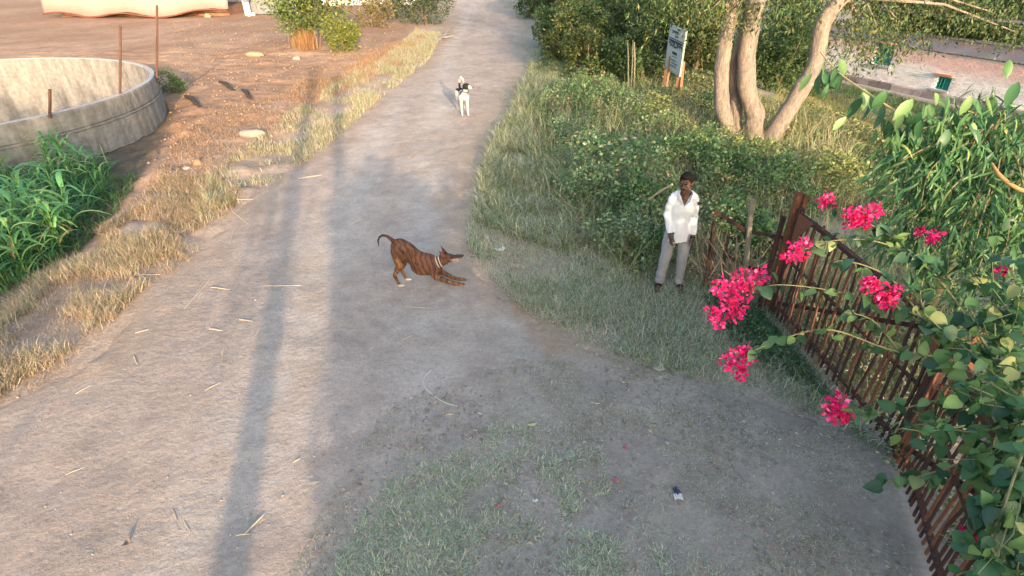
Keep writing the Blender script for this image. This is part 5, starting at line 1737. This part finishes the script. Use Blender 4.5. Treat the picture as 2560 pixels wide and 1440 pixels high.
m.tube([w0 + dv * .028 + (x_ * math.cos(a) + y_ * math.sin(a)) * .031 for a in np.linspace(0, 2 * math.pi, 13)], .006, 6, None, False); obj("bracelet", m.mesh("bracelet", True), M_hair, man)
for s_ in (-1, 1):
    hip, kn, an, t_ = SH[s_]
    m = MB(); m.capsule(an + Vector((0, .04, -.080)), t_ + Vector((0, -.015, -.026)), .042, .046, 14, (1, 1, .22)); so_ = obj("sandal", m.mesh("sandal", True), mat("dark_rubber_%d" % (s_ + 1), (.06, .05, .05), rough=.7), man)
    m = MB(); m.tube([an.lerp(t_, .6) + Vector((.045 * math.cos(a), 0, .035 * math.sin(a) - .012)) for a in np.linspace(0, math.pi, 8)], .009, 6); obj("strap", m.mesh("strap"), M_hair, so_)

# ---------------------------------------------------------------- dogs
def fur_mat(name):
    m = mat(name, attr=True, var=.22, scale=30, rough=.75, bump=.003, bscale=120, spec=.2)
    return m


M_fur = fur_mat("short_fur")
DY = 6.86                                                       # the brindle dog's middle plane, seen from the side


def D1(x, y, lat=0.0):
    v = AY(x, y, DY)
    return Vector((v.x - dorg.x, lat, v.z - dorg.z))


dorg = Vector((AY(1082, 712, DY).x, DY, 0.0)); dorg.z = hz(dorg.x, DY)
dog = thing("dog", "brown brindle dog stretching in a play bow on the lane, rump up and chest low", "dog", dorg)
b = MB()
spine = [D1(1000, 618), D1(1016, 626), D1(1034, 641), D1(1052, 655), D1(1070, 660), D1(1086, 661)]
for i, (r0, r1) in enumerate([(.130, .126), (.126, .124), (.124, .150), (.150, .160), (.160, .128)]):
    b.capsule(spine[i], spine[i + 1], r0, r1, 18, (1, .80, 1))
b.capsule(D1(1052, 664), D1(1078, 668), .145, .12, 18, (1, .85, 1))                     # deep chest
b.capsule(D1(1086, 657), D1(1112, 648), .095, .075, 16, (1, .9, 1))                    # neck
b.ball(D1(1120, 645), (.085, .068, .068), rot('Y', -8)); b.capsule(D1(1126, 646), D1(1152, 640), .050, .028, 14, (1, .9, 1)); b.capsule(D1(1128, 651), D1(1147, 648), .030, .020, 10)
b.ball(D1(1112, 652), (.06, .062, .06))
for s_ in (-1, 1):
    L = s_ * .085
    off = -6 if s_ > 0 else 0                                   # the far leg sits higher in the picture
    # hind leg: thigh, stifle, hock pointing back, paw
    hp_, st, hk, pw = D1(996, 622, L * .8), D1(1001, 655, L * 1.05), D1(989, 682, L), D1(1001, 706, L)
    if s_ > 0: st, hk, pw = st + Vector((.05, 0, .0)), hk + Vector((.07, 0, -.005)), pw + Vector((.075, 0, .0))
    b.chain([hp_, hp_.lerp(st, .5), st], [.098, .086, .060]); b.chain([st, st.lerp(hk, .5), hk], [.056, .040, .027]); b.chain([hk, hk.lerp(pw, .6), pw], [.027, .022, .022])
    pz = Vector((pw.x, pw.y, .024)); b.capsule(pw, pz, .022, .024); b.capsule(pz, pz + Vector((.055, 0, -.002)), .026, .022, 10, (1, 1, .85))
    # fore leg stretched forward along the ground
    sh, el, wr2, pf = D1(1080, 664, L * .9), D1(1093, 684, L * 1.1), D1(1132, 706, L * .9), D1(1152, 714, L * .75)
    if s_ > 0: wr2, pf = wr2 + Vector((.0, 0, .0)), pf + Vector((.02, 0, 0))
    el.z = max(el.z, .12); wr2.z = .055; pf.z = .028
    b.chain([sh, el], [.078, .052]); b.chain([el, el.lerp(wr2, .5), wr2], [.048, .036, .028]); b.chain([wr2, pf], [.027, .024]); b.capsule(pf, pf + Vector((.05, 0, -.004)), .027, .021, 10, (1, 1, .85))
tail = [D1(984, 604), D1(976, 596), D1(967, 590), D1(957, 588), D1(949, 592), D1(945, 602), D1(947, 616)]
b.chain(tail, [.034, .026, .021, .018, .016, .014, .009], 10)
dm = blob(b, .0095, 5, .5)
c = coords(dm)
x, y, z = c[:, 0], c[:, 1], c[:, 2]
warp = 3.2 * fbm(x * 5, z * 5 + y * 4, 3, 3)
st_ = np.sin(x * 96 + z * 26 + warp * 4.5 + np.abs(y) * 22)
st2 = np.sin(x * 210 + z * 30 + warp * 7 + np.abs(y) * 20)
stripes = np.clip(sstep(.0, .7, st_) * (.45 + .5 * fbm(x * 9, z * 9 + y * 5, 8)) + .45 * sstep(.1, .8, st2) + .5 * sstep(.5, .7, fbm(x * 6, z * 8 + y * 3, 18)), 0, 1)
base_c = np.tile([.18, .082, .048], (len(c), 1))
light = sstep(.30, .12, z) * sstep(-.6, -.2, x) + sstep(-.30, -.42, x) * sstep(.62, .45, z)
base_c = mixc(base_c, (.33, .165, .075), np.clip(light, 0, 1) * .8)
C = mixc(base_c, (.045, .024, .02), np.clip(stripes * .85, 0, 1))
C = mixc(C, (.05, .032, .03), sstep(-.52, -.60, x) * sstep(.55, .62, z))               # dark tail
nz_ = np.array(D1(1152, 640)); mz = np.array(D1(1138, 643))
C = mixc(C, (.05, .04, .037), sstep(.16, .07, np.linalg.norm(c - mz - np.array([.03, 0, .02]), axis=1)) * sstep(-.01, .02, z - mz[2] + .0 * x))
C = mixc(C, (.42, .36, .30), sstep(.045, .03, np.abs(z - (mz[2] - .045))) * sstep(.10, .05, np.linalg.norm(c - mz, axis=1)))
C = mixc(C, (.60, .56, .52), sstep(.05, .03, z) * (x < -.2))
paint(dm, C)
obj("body", dm, M_fur, dog)
M_nose = mat("dog_nose", (.012, .011, .012), var=0, rough=.35)
b = MB(); b.ball(np.array(nz_) + np.array([.026, 0, .008]), (.016, .018, .014), None, 10); obj("nose", b.mesh("nose", True), M_nose, dog)
M_ear = mat("ear_fur", (.14, .06, .045), var=.2, scale=20, rough=.8)


def ear(tip, root, back, w_, m_, par):
    """thin cupped triangular ear"""
    tip, root, back = Vector(tip), Vector(root), Vector(back)
    n_ = (tip - root).cross(back - root).normalized()
    vs = []
    for i in range(5):
        t = i / 4
        a, e = root.lerp(tip, t), back.lerp(tip, t)
        for j in range(4):
            u_ = j / 3
            vs.append(a.lerp(e, u_) + n_ * w_ * math.sin(u_ * math.pi) * (1 - t))
    fs = [(i * 4 + j, i * 4 + j + 1, i * 4 + j + 5, i * 4 + j + 4) for i in range(4) for j in range(3)]
    m = MB(); m.add(vs, fs)
    o = obj("ear", m.mesh("ear", True), m_, par)
    o.modifiers.new("t", 'SOLIDIFY').thickness = .006
    return o


for s_ in (-1, 1):
    ear(D1(1100, 620, s_ * .085), D1(1119, 636, s_ * .040), D1(1106, 643, s_ * .066), .022 * -s_, M_ear, dog)
    b = MB(); b.ball(D1(1130, 640, s_ * .047), (.010, .007, .008), None, 8); obj("eye", b.mesh("eye", True), M_nose, dog)
M_coll = mat("pale_collar", (.45, .40, .37), var=.15, scale=20, rough=.7)
for k, dx in enumerate((0, .038)):
    ctr = D1(1096, 655) + Vector((dx, 0, dx * .35)); ax = (D1(1112, 648) - D1(1086, 657)).normalized()
    x1 = Vector((0, 1, 0)); y1 = ax.cross(x1)
    b = MB(); b.tube([ctr + (x1 * math.cos(a) * .084 + y1 * math.sin(a) * .094) for a in np.linspace(0, 2 * math.pi, 25)], .009, 6, None, False); obj("collar", b.mesh("collar", True), M_coll, dog)

# the black and white dog farther up the lane, facing us with its head turned aside
p2 = G(1163, 290)
dog2 = thing("dog", "white dog with black patches standing up the lane, head turned aside and tail curled", "dog", (p2.x, p2.y, hz(p2.x, p2.y)), math.radians(-90 + 15))
K = 1.14
b = MB()


def V3(x, y, z):
    return Vector((x, y, z)) * K


# local x forward; fore paws near x = 0
b.capsule(V3(-.52, 0, .475), V3(-.30, 0, .465), .095, .088, 18, (1, .9, 1)); b.capsule(V3(-.30, 0, .465), V3(-.06, 0, .45), .09, .118, 18, (1, .85, 1)); b.capsule(V3(-.06, 0, .45), V3(.0, 0, .44), .118, .10, 18, (1, .85, 1))
b.chain([V3(-.02, 0, .50), V3(.05, .02, .60), V3(.075, .035, .665)], [.085, .068, .062])
hd2 = V3(.09, .045, .70); hr = rot('Z', 50)                     # head turned to the dog's left
b.ball(hd2, (.108 * K, .080 * K, .082 * K), hr)
mdir = hr @ Vector((1, 0, -.10))
b.capsule(hd2 + mdir * .05, hd2 + mdir * .165, .042, .026, 12); b.capsule(hd2 + mdir * .05 + Vector((0, 0, -.02)), hd2 + mdir * .15 + Vector((0, 0, -.02)), .03, .02, 10)
for s_ in (-1, 1):
    L = s_ * .075
    xo = .0 if s_ < 0 else .04
    b.chain([V3(-.03, L * .9, .44), V3(-.06, L, .31)], [.072, .048]); b.chain([V3(-.06, L, .31), V3(-.03 + xo, L * .95, .15), V3(-.03 + xo, L * .95, .045)], [.044, .030, .026]); b.capsule(V3(-.03 + xo, L * .95, .03), V3(.03 + xo, L * .95, .024), .033, .029, 10, (1, 1, .85))
    xr = -.02 if s_ < 0 else .03
    b.chain([V3(-.52, L * .8, .47), V3(-.46 + xr, L * 1.1, .30)], [.092, .058]); b.chain([V3(-.46 + xr, L * 1.1, .30), V3(-.58 + xr, L * 1.1, .16)], [.05, .030]); b.chain([V3(-.58 + xr, L * 1.1, .16), V3(-.55 + xr, L * 1.1, .04)], [.028, .025]); b.capsule(V3(-.55 + xr, L * 1.1, .03), V3(-.49 + xr, L * 1.1, .024), .032, .028, 10, (1, 1, .85))
tl = [V3(-.58, 0, .52), V3(-.63, .0, .63), V3(-.61, .01, .74), V3(-.54, .03, .80), V3(-.47, .06, .77), V3(-.44, .08, .70)]
b.chain(tl, [.032, .030, .032, .034, .032, .018], 12)
dm2 = blob(b, .0105, 5, .5)
c = coords(dm2)
x, y, z = c[:, 0] / K, c[:, 1] / K, c[:, 2] / K
C = np.tile([.50, .485, .47], (len(c), 1))
jit = .05 * (fbm(x * 9, y * 9 + z * 9, 4) - .5)
C = mixc(C, (.022, .02, .022), sstep(.0, .02, z - .47 + jit + .04 * np.sin(x * 14)) * (x < -.34) * (z < .66))      # black back
C = mixc(C, (.022, .02, .022), sstep(.012, -.012, np.hypot((x + .17) / .8, (z - .45) / 1.3) - .095 + jit) * (y < -.02))                      # side patch
hl = (c - np.array(hd2)) @ np.array(hr)                        # head-local, x along the muzzle
inhead = (np.linalg.norm(c - np.array(hd2), axis=1) < .14 * K)
C = mixc(C, (.022, .02, .022), inhead * sstep(.10, .085, hl[:, 0]) * sstep(-.07, -.055, hl[:, 2]))
C = mixc(C, (.55, .53, .51), (sstep(.085, .10, hl[:, 0]) * (np.linalg.norm(c - np.array(hd2), axis=1) < .2)))
paint(dm2, C)
obj("body", dm2, M_fur, dog2)
b = MB(); b.ball(hd2 + mdir * .200 + Vector((0, 0, .008)), (.022, .024, .019), None, 10); obj("nose", b.mesh("nose", True), M_nose, dog2)
M_ear2 = mat("black_ear", (.02, .018, .02), var=.2, rough=.8)
for s_ in (-1, 1):
    q = lambda x_, y_, z_: hd2 + hr @ Vector((x_, y_ * s_, z_))
    ear(q(.005, .10, .015), q(.0, .05, .062), q(-.055, .055, .045), .012 * s_, M_ear2, dog2)
    b = MB(); b.ball(q(.066, .038, .022), (.009, .007, .008), None, 8); obj("eye", b.mesh("eye", True), M_nose, dog2)
ctr = V3(.055, .022, .605); ax = (V3(.075, .035, .665) - V3(-.02, 0, .50)).normalized(); x1 = Vector((0, 1, 0)); x1 = (x1 - ax * x1.dot(ax)).normalized(); y1 = ax.cross(x1)
b = MB(); b.tube([ctr + (x1 * math.cos(a) + y1 * math.sin(a)) * .085 for a in np.linspace(0, 2 * math.pi, 21)], .010, 6, None, False); obj("collar", b.mesh("collar", True), mat("dark_collar", (.08, .05, .06), rough=.7), dog2)
# ---------------------------------------------------------------- bougainvillea and the drooping young tree by the gate
brg = np.random.default_rng(77)
M_bleaf = mat("broad_leaf", attr=True, var=.15, scale=14, rough=.42, translucent=.3, spec=.45)
M_bract = mat("bract", attr=True, var=.1, scale=30, rough=.6, translucent=.35, spec=.2)


def T(x, y, t):
    a, b_, c = ray(x, y)
    return np.array([a * t, b_ * t, CAM_H + c * t])


def leaf_mesh(name, L, W, col, heart=True, curl=.25, rg=brg, segs=4):
    """one broad leaf along +y from the stalk, folded on the midrib and curling down at the tip"""
    vs, fs, cs = [], [], []
    for i in range(segs + 1):
        t = i / segs
        if heart:
            w = W * .5 * (math.sin(math.pi * min(1, (t * .86 + .14)) ** .8)) ** .9 if t < 1 else 0
        else:
            w = W * .5 * math.sin(math.pi * (t * .94 + .05)) ** .8 if 0 < t < 1 else W * .04
        y = L * t
        z = -curl * L * t * t
        k = .22 * w
        vs += [(-w, y, z + k), (0, y, z), (w, y, z + k)]
        cs += [tuple(np.array(col) * .92), tuple(np.array(col) * 1.12), tuple(col)]
    for i in range(segs):
        q = 3 * i
        fs += [(q, q + 1, q + 4, q + 3), (q + 1, q + 2, q + 5, q + 4)]
    b = MB()
    for v in vs: b.v.append(v)
    b.f = fs; b.c = cs
    return b.mesh(name, True)


BL = [(.08, .19, .07), (.05, .135, .06), (.11, .235, .085), (.19, .31, .10), (.038, .10, .05), (.32, .36, .13)]
B_WTS = [4, 3.5, 3, 2.6, 2.5, 1.2]
bl_protos = [leaf_mesh("leaf", 1.0, .78, c, True, .18) for c in BL]
for m_ in bl_protos: m_.materials.append(M_bleaf)


def leaf_mats(P, D, size, roll, rg):
    """4x4 transforms of leaves whose length axis is D"""
    out = []
    for p, d, s, r in zip(P, D, size, roll):
        y = Vector(d).normalized()
        up = Vector((0, 0, 1)) + Vector(rg.normal(0, .35, 3))
        x = y.cross(up)
        if x.length < 1e-3: x = y.orthogonal()
        x.normalize()
        z = x.cross(y)
        R = Matrix((x, y, z)).transposed() @ Matrix.Rotation(r, 3, 'Y')
        out.append(Matrix.Translation(Vector(p)) @ R.to_4x4() @ Matrix.Diagonal((s, s, s, 1)))
    return out


def put_leaves(parent, mats, kinds, protos, n_parts, loc, m, name_stuff, shown):
    """the leaves that show largest become parts, the rest one joined part"""
    order = np.argsort(-shown)
    for i in order[:n_parts]:
        o = bpy.data.objects.new("leaf", protos[kinds[i]])
        COL.objects.link(o)
        o.parent = parent
        o.matrix_local = Matrix.Translation(-Vector(loc)) @ mats[i]
    V, F, C = [], [], []
    o_ = 0
    pc = [(coords(p), np.array([tuple(f.vertices) for f in p.polygons]), np.array([d.color[:3] for d in p.color_attributes["Col"].data])) for p in protos]
    for i in order[n_parts:]:
        v, f, c = pc[kinds[i]]
        M_ = np.array(mats[i])
        V.append(v @ M_[:3, :3].T + M_[:3, 3] - np.array(loc)); F.append(f + o_); C.append(c)
        o_ += len(v)
    if V:
        o = obj(name_stuff, mesh_np(name_stuff, np.concatenate(V), np.concatenate(F), np.concatenate(C), True), m, parent)
        tag(o, kind='stuff')


def in_frame(P):
    d = P - np.array([0, 0, CAM_H])
    depth = d[:, 1] * CP - d[:, 2] * SP
    up = d[:, 1] * SP + d[:, 2] * CP
    px = 1280 + FPX * d[:, 0] / depth
    py = 720 - FPX * up / depth
    ok = (px > -20) & (px < 2580) & (py > -20) & (py < 1460)
    return np.where(ok, 1 / depth, .001 / depth)


def smooth_path(q, k=5):
    q = [Vector(v) for v in q]
    out = []
    for i in range(len(q) - 1):
        p0, p1, p2, p3 = q[max(i - 1, 0)], q[i], q[i + 1], q[min(i + 2, len(q) - 1)]
        for t in np.linspace(0, 1, k, endpoint=False):
            out.append(.5 * ((2 * p1) + (p2 - p0) * t + (2 * p0 - 5 * p1 + 4 * p2 - p3) * t * t + (3 * p1 - p0 - 3 * p2 + p3) * t ** 3))
    out.append(q[-1])
    return out


root = np.array([3.95, 2.7, 0.0]); root[2] = hz(root[0], root[1])
bou = thing("bougainvillea", "sprawling bougainvillea with pink flower clusters trailing over the rusty gate", "bougainvillea", tuple(root))
hub = T(2490, 900, 3.6)
hub2 = T(2600, 1040, 3.1)
BR = [
    [hub, T(2300, 790, 3.8), T(2120, 735, 4.0), T(1960, 712, 4.15), T(1870, 725, 4.2)],
    [hub, T(2250, 880, 3.8), T(2080, 825, 3.9), T(1960, 845, 4.0), T(1868, 885, 4.0)],
    [hub, T(2330, 680, 4.0), T(2200, 606, 4.2), T(2080, 602, 4.3), T(2000, 628, 4.3)],
    [T(2330, 680, 4.0), T(2240, 600, 4.2), T(2160, 552, 4.3)],
    [T(2240, 600, 4.2), T(2140, 545, 4.5), T(2068, 508, 4.6)],
    [hub, T(2340, 825, 3.8), T(2235, 765, 3.9), T(2195, 735, 3.9)],
    [hub2, T(2380, 1000, 3.5), T(2210, 1030, 3.6), T(2100, 1022, 3.6)],
    [hub2, T(2480, 1240, 3.0), T(2426, 1336, 3.0)],
    [hub2, T(2420, 1150, 3.3), T(2260, 1200, 3.4), T(2200, 1205, 3.45)],
    [hub2, T(2550, 1150, 2.9), T(2490, 1330, 2.8), T(2440, 1450, 2.8)],
    [hub, T(2500, 760, 3.9), T(2420, 690, 4.1)],
    [T(2300, 790, 3.8), T(2230, 700, 4.0), T(2150, 660, 4.1), T(2070, 650, 4.2)],
    [T(2250, 880, 3.8), T(2180, 800, 3.9), T(2110, 780, 3.95)],
    [T(2340, 825, 3.8), T(2300, 740, 3.95), T(2330, 640, 4.1)],
    [hub2, T(2440, 1080, 3.3), T(2320, 1060, 3.45), T(2240, 1075, 3.5)],
    [hub, T(2400, 880, 3.7), T(2290, 770, 3.85)],
    [hub2, T(2480, 960, 3.3), T(2380, 905, 3.5)],
    [hub2, T(2560, 1300, 2.8), T(2540, 1450, 2.8)],
]
tr_ = smooth_path([root + np.array([0, 0, -.1]), root + np.array([.05, 0, .6]), (root + hub) / 2 + np.array([.15, 0, .35]), hub])
b = MB(); b.tube([v - Vector(root) for v in tr_], list(np.linspace(.035, .018, len(tr_))), 8, (.34, .26, .16)); obj("trunk", b.mesh("trunk", True), M_stem, bou)
tr_ = smooth_path([root + np.array([.03, 0, .3]), (root + hub2) / 2 + np.array([.2, -.1, .4]), hub2])
b = MB(); b.tube([v - Vector(root) for v in tr_], list(np.linspace(.028, .016, len(tr_))), 8, (.34, .26, .16)); obj("trunk", b.mesh("trunk", True), M_stem, bou)
LP, LD, LS = [], [], []
for bi, q in enumerate(BR):
    pth = smooth_path(q, 6)
    b = MB(); b.tube([v - Vector(root) for v in pth], list(np.linspace(.009, .003, len(pth))), 6, (.26, .24, .11)); obj("branch", b.mesh("branch", True), M_stem, bou)
    n = len(pth)
    for i in range(1, n):
        seg = pth[i] - pth[i - 1]
        thick = 1.0 if bi not in (0, 1, 5) else (.62 if i > n * .3 else .95)
        for k in range(int(max(1, seg.length / .024 * thick))):
            f = brg.random()
            p = pth[i - 1] + seg * f + Vector(brg.normal(0, .022, 3))
            d = seg.normalized() * .5 + Vector(brg.normal(0, .75, 3)) + Vector((0, -.15, -.55))
            LP.append(p); LD.append(d); LS.append(brg.uniform(.055, .115))
# sprigs filling the leafy mass on the right
for k in range(170):
    x, y = brg.uniform(2310, 2660), brg.uniform(610, 1480)
    if x < 2310 + 170 * brg.random() ** .7 * (y < 1000) + 90 * (y < 760): continue
    if y > 1080 and x < 2420 + (y - 1080) * .06: continue
    if abs(y - 1120) < 40 and x < 2430: continue
    t = 4.0 - 1.1 * (y - 610) / 870 + brg.normal(0, .18)
    c0 = Vector(T(x, y, t))
    h_ = Vector(hub if y < 950 else hub2)
    e = c0 + (c0 - h_).normalized() * .12 + Vector(brg.normal(0, .12, 3))
    s = c0.lerp(h_, .35)
    b = MB(); b.tube([s - Vector(root), c0 - Vector(root), e - Vector(root)], [.004, .003, .002], 5, (.24, .25, .11)); obj("twig", b.mesh("twig"), M_stem, bou)
    for j in range(int(brg.integers(7, 13))):
        p = s.lerp(c0, brg.random()) if brg.random() < .4 else c0.lerp(e, brg.random())
        LP.append(p + Vector(brg.normal(0, .035, 3))); LD.append(Vector(brg.normal(0, .75, 3)) + Vector((-.1, -.2, -.45))); LS.append(brg.uniform(.05, .12) )
LP = np.array([tuple(v) for v in LP]); LS = np.array(LS)
mats_ = leaf_mats(LP, LD, LS, brg.normal(0, .5, len(LP)), brg)
kinds_ = brg.choice(len(BL), len(LP), p=np.array(B_WTS) / sum(B_WTS))
put_leaves(bou, mats_, kinds_, bl_protos, 290, root, M_bleaf, "foliage", LS * in_frame(LP))

PINK = [(.86, .03, .24), (.76, .015, .18), (.92, .12, .38), (.62, .01, .13), (.88, .04, .18), (.93, .28, .50), (.56, .02, .10)]
FL = [
    (4.2, [(1898, 689, 20), (1868, 692, 22), (1841, 705, 22), (1804, 716, 20), (1821, 739, 20), (1858, 729, 22), (1817, 759, 18), (1848, 766, 18), (1833, 790, 17)], "biggest"),
    (4.15, [(1779, 784, 15), (1796, 806, 13)], ""),
    (4.3, [(2009, 615, 16), (1985, 625, 16), (1996, 638, 15), (1970, 645, 11)], ""),
    (4.6, [(2062, 498, 17), (2072, 510, 16)], ""),
    (4.3, [(2127, 534, 15), (2147, 541, 17), (2167, 531, 17), (2190, 527, 15), (2160, 558, 16), (2125, 556, 12)], ""),
    (3.9, [(2177, 719, 18), (2188, 708, 14), (2172, 708, 12)], ""),
    (3.88, [(2204, 749, 18), (2224, 739, 19), (2237, 728, 14), (2217, 759, 16)], ""),
    (4.0, [(1864, 873, 17), (1847, 889, 20), (1820, 904, 18), (1847, 915, 18), (1851, 935, 13), (1880, 893, 12)], ""),
    (3.6, [(2093, 1004, 19), (2078, 1027, 17), (2096, 1036, 18), (2112, 1042, 13)], ""),
    (3.0, [(2418, 1338, 14), (2436, 1332, 12)], ""),
    (4.5, [(2302, 580, 9)], ""),
    (4.5, [(2340, 590, 11), (2332, 597, 9)], ""),
    (3.9, [(2508, 678, 12)], ""),
]
for t, blobs_, _ in FL:
    Pf, Sf, Df = [], [], []
    c0 = np.mean([T(x, y, t) for x, y, r in blobs_], 0)
    for x, y, r in blobs_:
        ctr = T(x, y, t + brg.normal(0, .03))
        rad = 1.12 * r / FPX * t
        n = int(20 + r * 1.1)
        d = unit(brg.standard_normal((n, 3)))
        Pf.append(ctr + d * rad * brg.uniform(.25, 1.0, (n, 1)) - c0 - 0); Df.append(d + .7 * brg.standard_normal((n, 3)))
        Sf.append(brg.uniform(.028, .046, n))
    Pf, Df, Sf = np.concatenate(Pf), np.concatenate(Df), np.concatenate(Sf)
    V, F, C = leaves(Pf, Df, Sf, brg.uniform(.65, .95, len(Pf)), palette(len(Pf), PINK, [3, 3, 2, 2, 2, .7, .8], .2, brg), .35, brg)
    fo = obj("flower_cluster", mesh_np("flower_cluster", V, F, C), M_bract, bou, tuple(c0 - root))
    n = len(blobs_) * 4
    k = brg.choice(len(Pf), n)
    V, F, C = leaves(Pf[k] * 1.05, Df[k], np.full(n, .010), np.full(n, .9), np.tile([.8, .76, .6], (n, 1)), .1, brg)
    so = obj("floret", mesh_np("floret", V, F, C), M_bract, fo); tag(so, kind='stuff')

# ---- young tree with long drooping leaves
dr0 = np.array([4.55, 5.1, 0.0]); dr0[2] = hz(dr0[0], dr0[1])
dr = thing("drooping_tree", "young tree with long drooping narrow leaves above the far end of the gate", "tree", tuple(dr0))
M_twig = mat("tan_twig", (.20, .16, .085), var=.25, scale=10, rough=.8)
topw = T(2440, 300, 5.3)
tk = smooth_path([dr0 + np.array([0, 0, -.1]), dr0 + np.array([.05, .05, 1.2]), T(2470, 430, 5.3), topw])
b = MB(); b.tube([v - Vector(dr0) for v in tk], list(np.linspace(.06, .02, len(tk))), 9); obj("trunk", b.mesh("trunk", True), M_twig, dr)
NB = [(.085, .21, .08), (.055, .15, .065), (.12, .26, .09), (.19, .32, .11), (.035, .10, .05), (.38, .42, .13)]
nl_protos = [leaf_mesh("leaf", 1.0, .13, c, False, .45, segs=5) for c in NB] + [leaf_mesh("leaf", 1.0, .46, c, False, .25, segs=5) for c in NB[:4]]
for m_ in nl_protos: m_.materials.append(M_bleaf)
LP, LD, LS, LK = [], [], [], []
BD = [(2290, 330, 5.0), (2260, 400, 4.9), (2330, 420, 4.8), (2380, 470, 4.7), (2280, 470, 5.0), (2420, 540, 4.6), (2330, 540, 4.8), (2480, 480, 4.7), (2520, 380, 4.9), (2560, 520, 4.6), (2450, 360, 5.0), (2380, 350, 5.0), (2500, 300, 5.2), (2560, 430, 4.8), (2440, 600, 4.5), (2520, 590, 4.5), (2360, 300, 5.2), (2450, 250, 5.3), (2600, 300, 5.2), (2400, 420, 4.9), (2240, 360, 5.0), (2350, 610, 4.6), (2290, 540, 4.8), (2450, 660, 4.4), (2620, 560, 4.6)]
for (x, y, t) in BD:
    e = Vector(T(x, y, t))
    s = tk[int(len(tk) * brg.uniform(.45, .9))]
    mid = (s + e) / 2 + Vector((0, 0, .18))
    pth = smooth_path([s, mid, e, e + Vector((brg.normal(-.08, .05), brg.normal(-.05, .05), -.26))], 6)
    b = MB(); b.tube([v - Vector(dr0) for v in pth], list(np.linspace(.014, .003, len(pth))), 6); obj("branch", b.mesh("branch", True), M_twig, dr)
    sw = brg.normal(-.35, .35); sy = brg.normal(-.15, .3)
    for k in range(125):
        f = brg.uniform(.30, 1.0) ** .8
        p = pth[min(int(f * (len(pth) - 1)), len(pth) - 1)] + Vector(brg.normal(0, .085, 3))
        d = Vector((sw + brg.normal(0, .42), sy + brg.normal(0, .35), -.85 + .7 * brg.random()))
        LP.append(p); LD.append(d); LS.append(brg.uniform(.09, .20)); LK.append(int(brg.choice(6, p=[.24, .26, .2, .10, .18, .02])))
# long thin branch reaching up and left towards the leaning trunk, with broad leaves hanging at its lower end
pth = smooth_path([T(2300, 305, 5.0), T(2250, 285, 5.15), T(2180, 240, 5.4), T(2120, 200, 5.7), T(2085, 170, 5.9), T(2050, 130, 6.2)], 6)
b = MB(); b.tube([v - Vector(dr0) for v in pth], list(np.linspace(.014, .006, len(pth))), 7); obj("branch", b.mesh("branch", True), mat("yellow_twig", (.50, .40, .16), var=.2, scale=10), dr)
q = smooth_path([tk[int(len(tk) * .7)], T(2370, 300, 5.1), T(2300, 305, 5.0)], 6)
b = MB(); b.tube([v - Vector(dr0) for v in q], .013, 7); obj("branch", b.mesh("branch", True), M_twig, dr)
for (x, y, t, n, r) in [(2215, 300, 5.05, 10, .10), (2260, 310, 5.0, 12, .12), (2300, 320, 5.0, 14, .13), (2350, 300, 5.0, 12, .15), (2240, 340, 5.0, 7, .08), (2400, 290, 5.1, 12, .16), (2450, 320, 5.0, 10, .16), (2330, 370, 4.9, 8, .12), (2150, 225, 5.5, 3, .05), (2080, 165, 5.9, 7, .08), (2060, 190, 5.9, 4, .06), (2185, 245, 5.35, 3, .05), (2500, 280, 5.1, 10, .18)]:
    for k in range(n):
        LP.append(Vector(T(x, y, t)) + Vector(brg.normal(0, r, 3))); LD.append(Vector((brg.normal(0, .5), brg.normal(-.2, .35), -1))); LS.append(brg.uniform(.12, .23)); LK.append(6 + int(brg.integers(4)))
pth = smooth_path([T(2640, 500, 4.4), T(2550, 474, 4.5), T(2500, 440, 4.6), T(2478, 405, 4.7)], 5)
b = MB(); b.tube([v - Vector(dr0) for v in pth], [.017] * (len(pth) - 4) + [.015, .012, .009, .005], 8); obj("branch", b.mesh("branch", True), mat("orange_twig", (.50, .29, .12), var=.3, scale=10), dr)
LP = np.array([tuple(v) for v in LP]); LS = np.array(LS); LK = np.array(LK)
put_leaves(dr, leaf_mats(LP, LD, LS, brg.normal(0, .6, len(LP)), brg), LK, nl_protos, 290, dr0, M_bleaf, "foliage", LS * in_frame(LP) * (1 + .5 * (LK >= 6)))
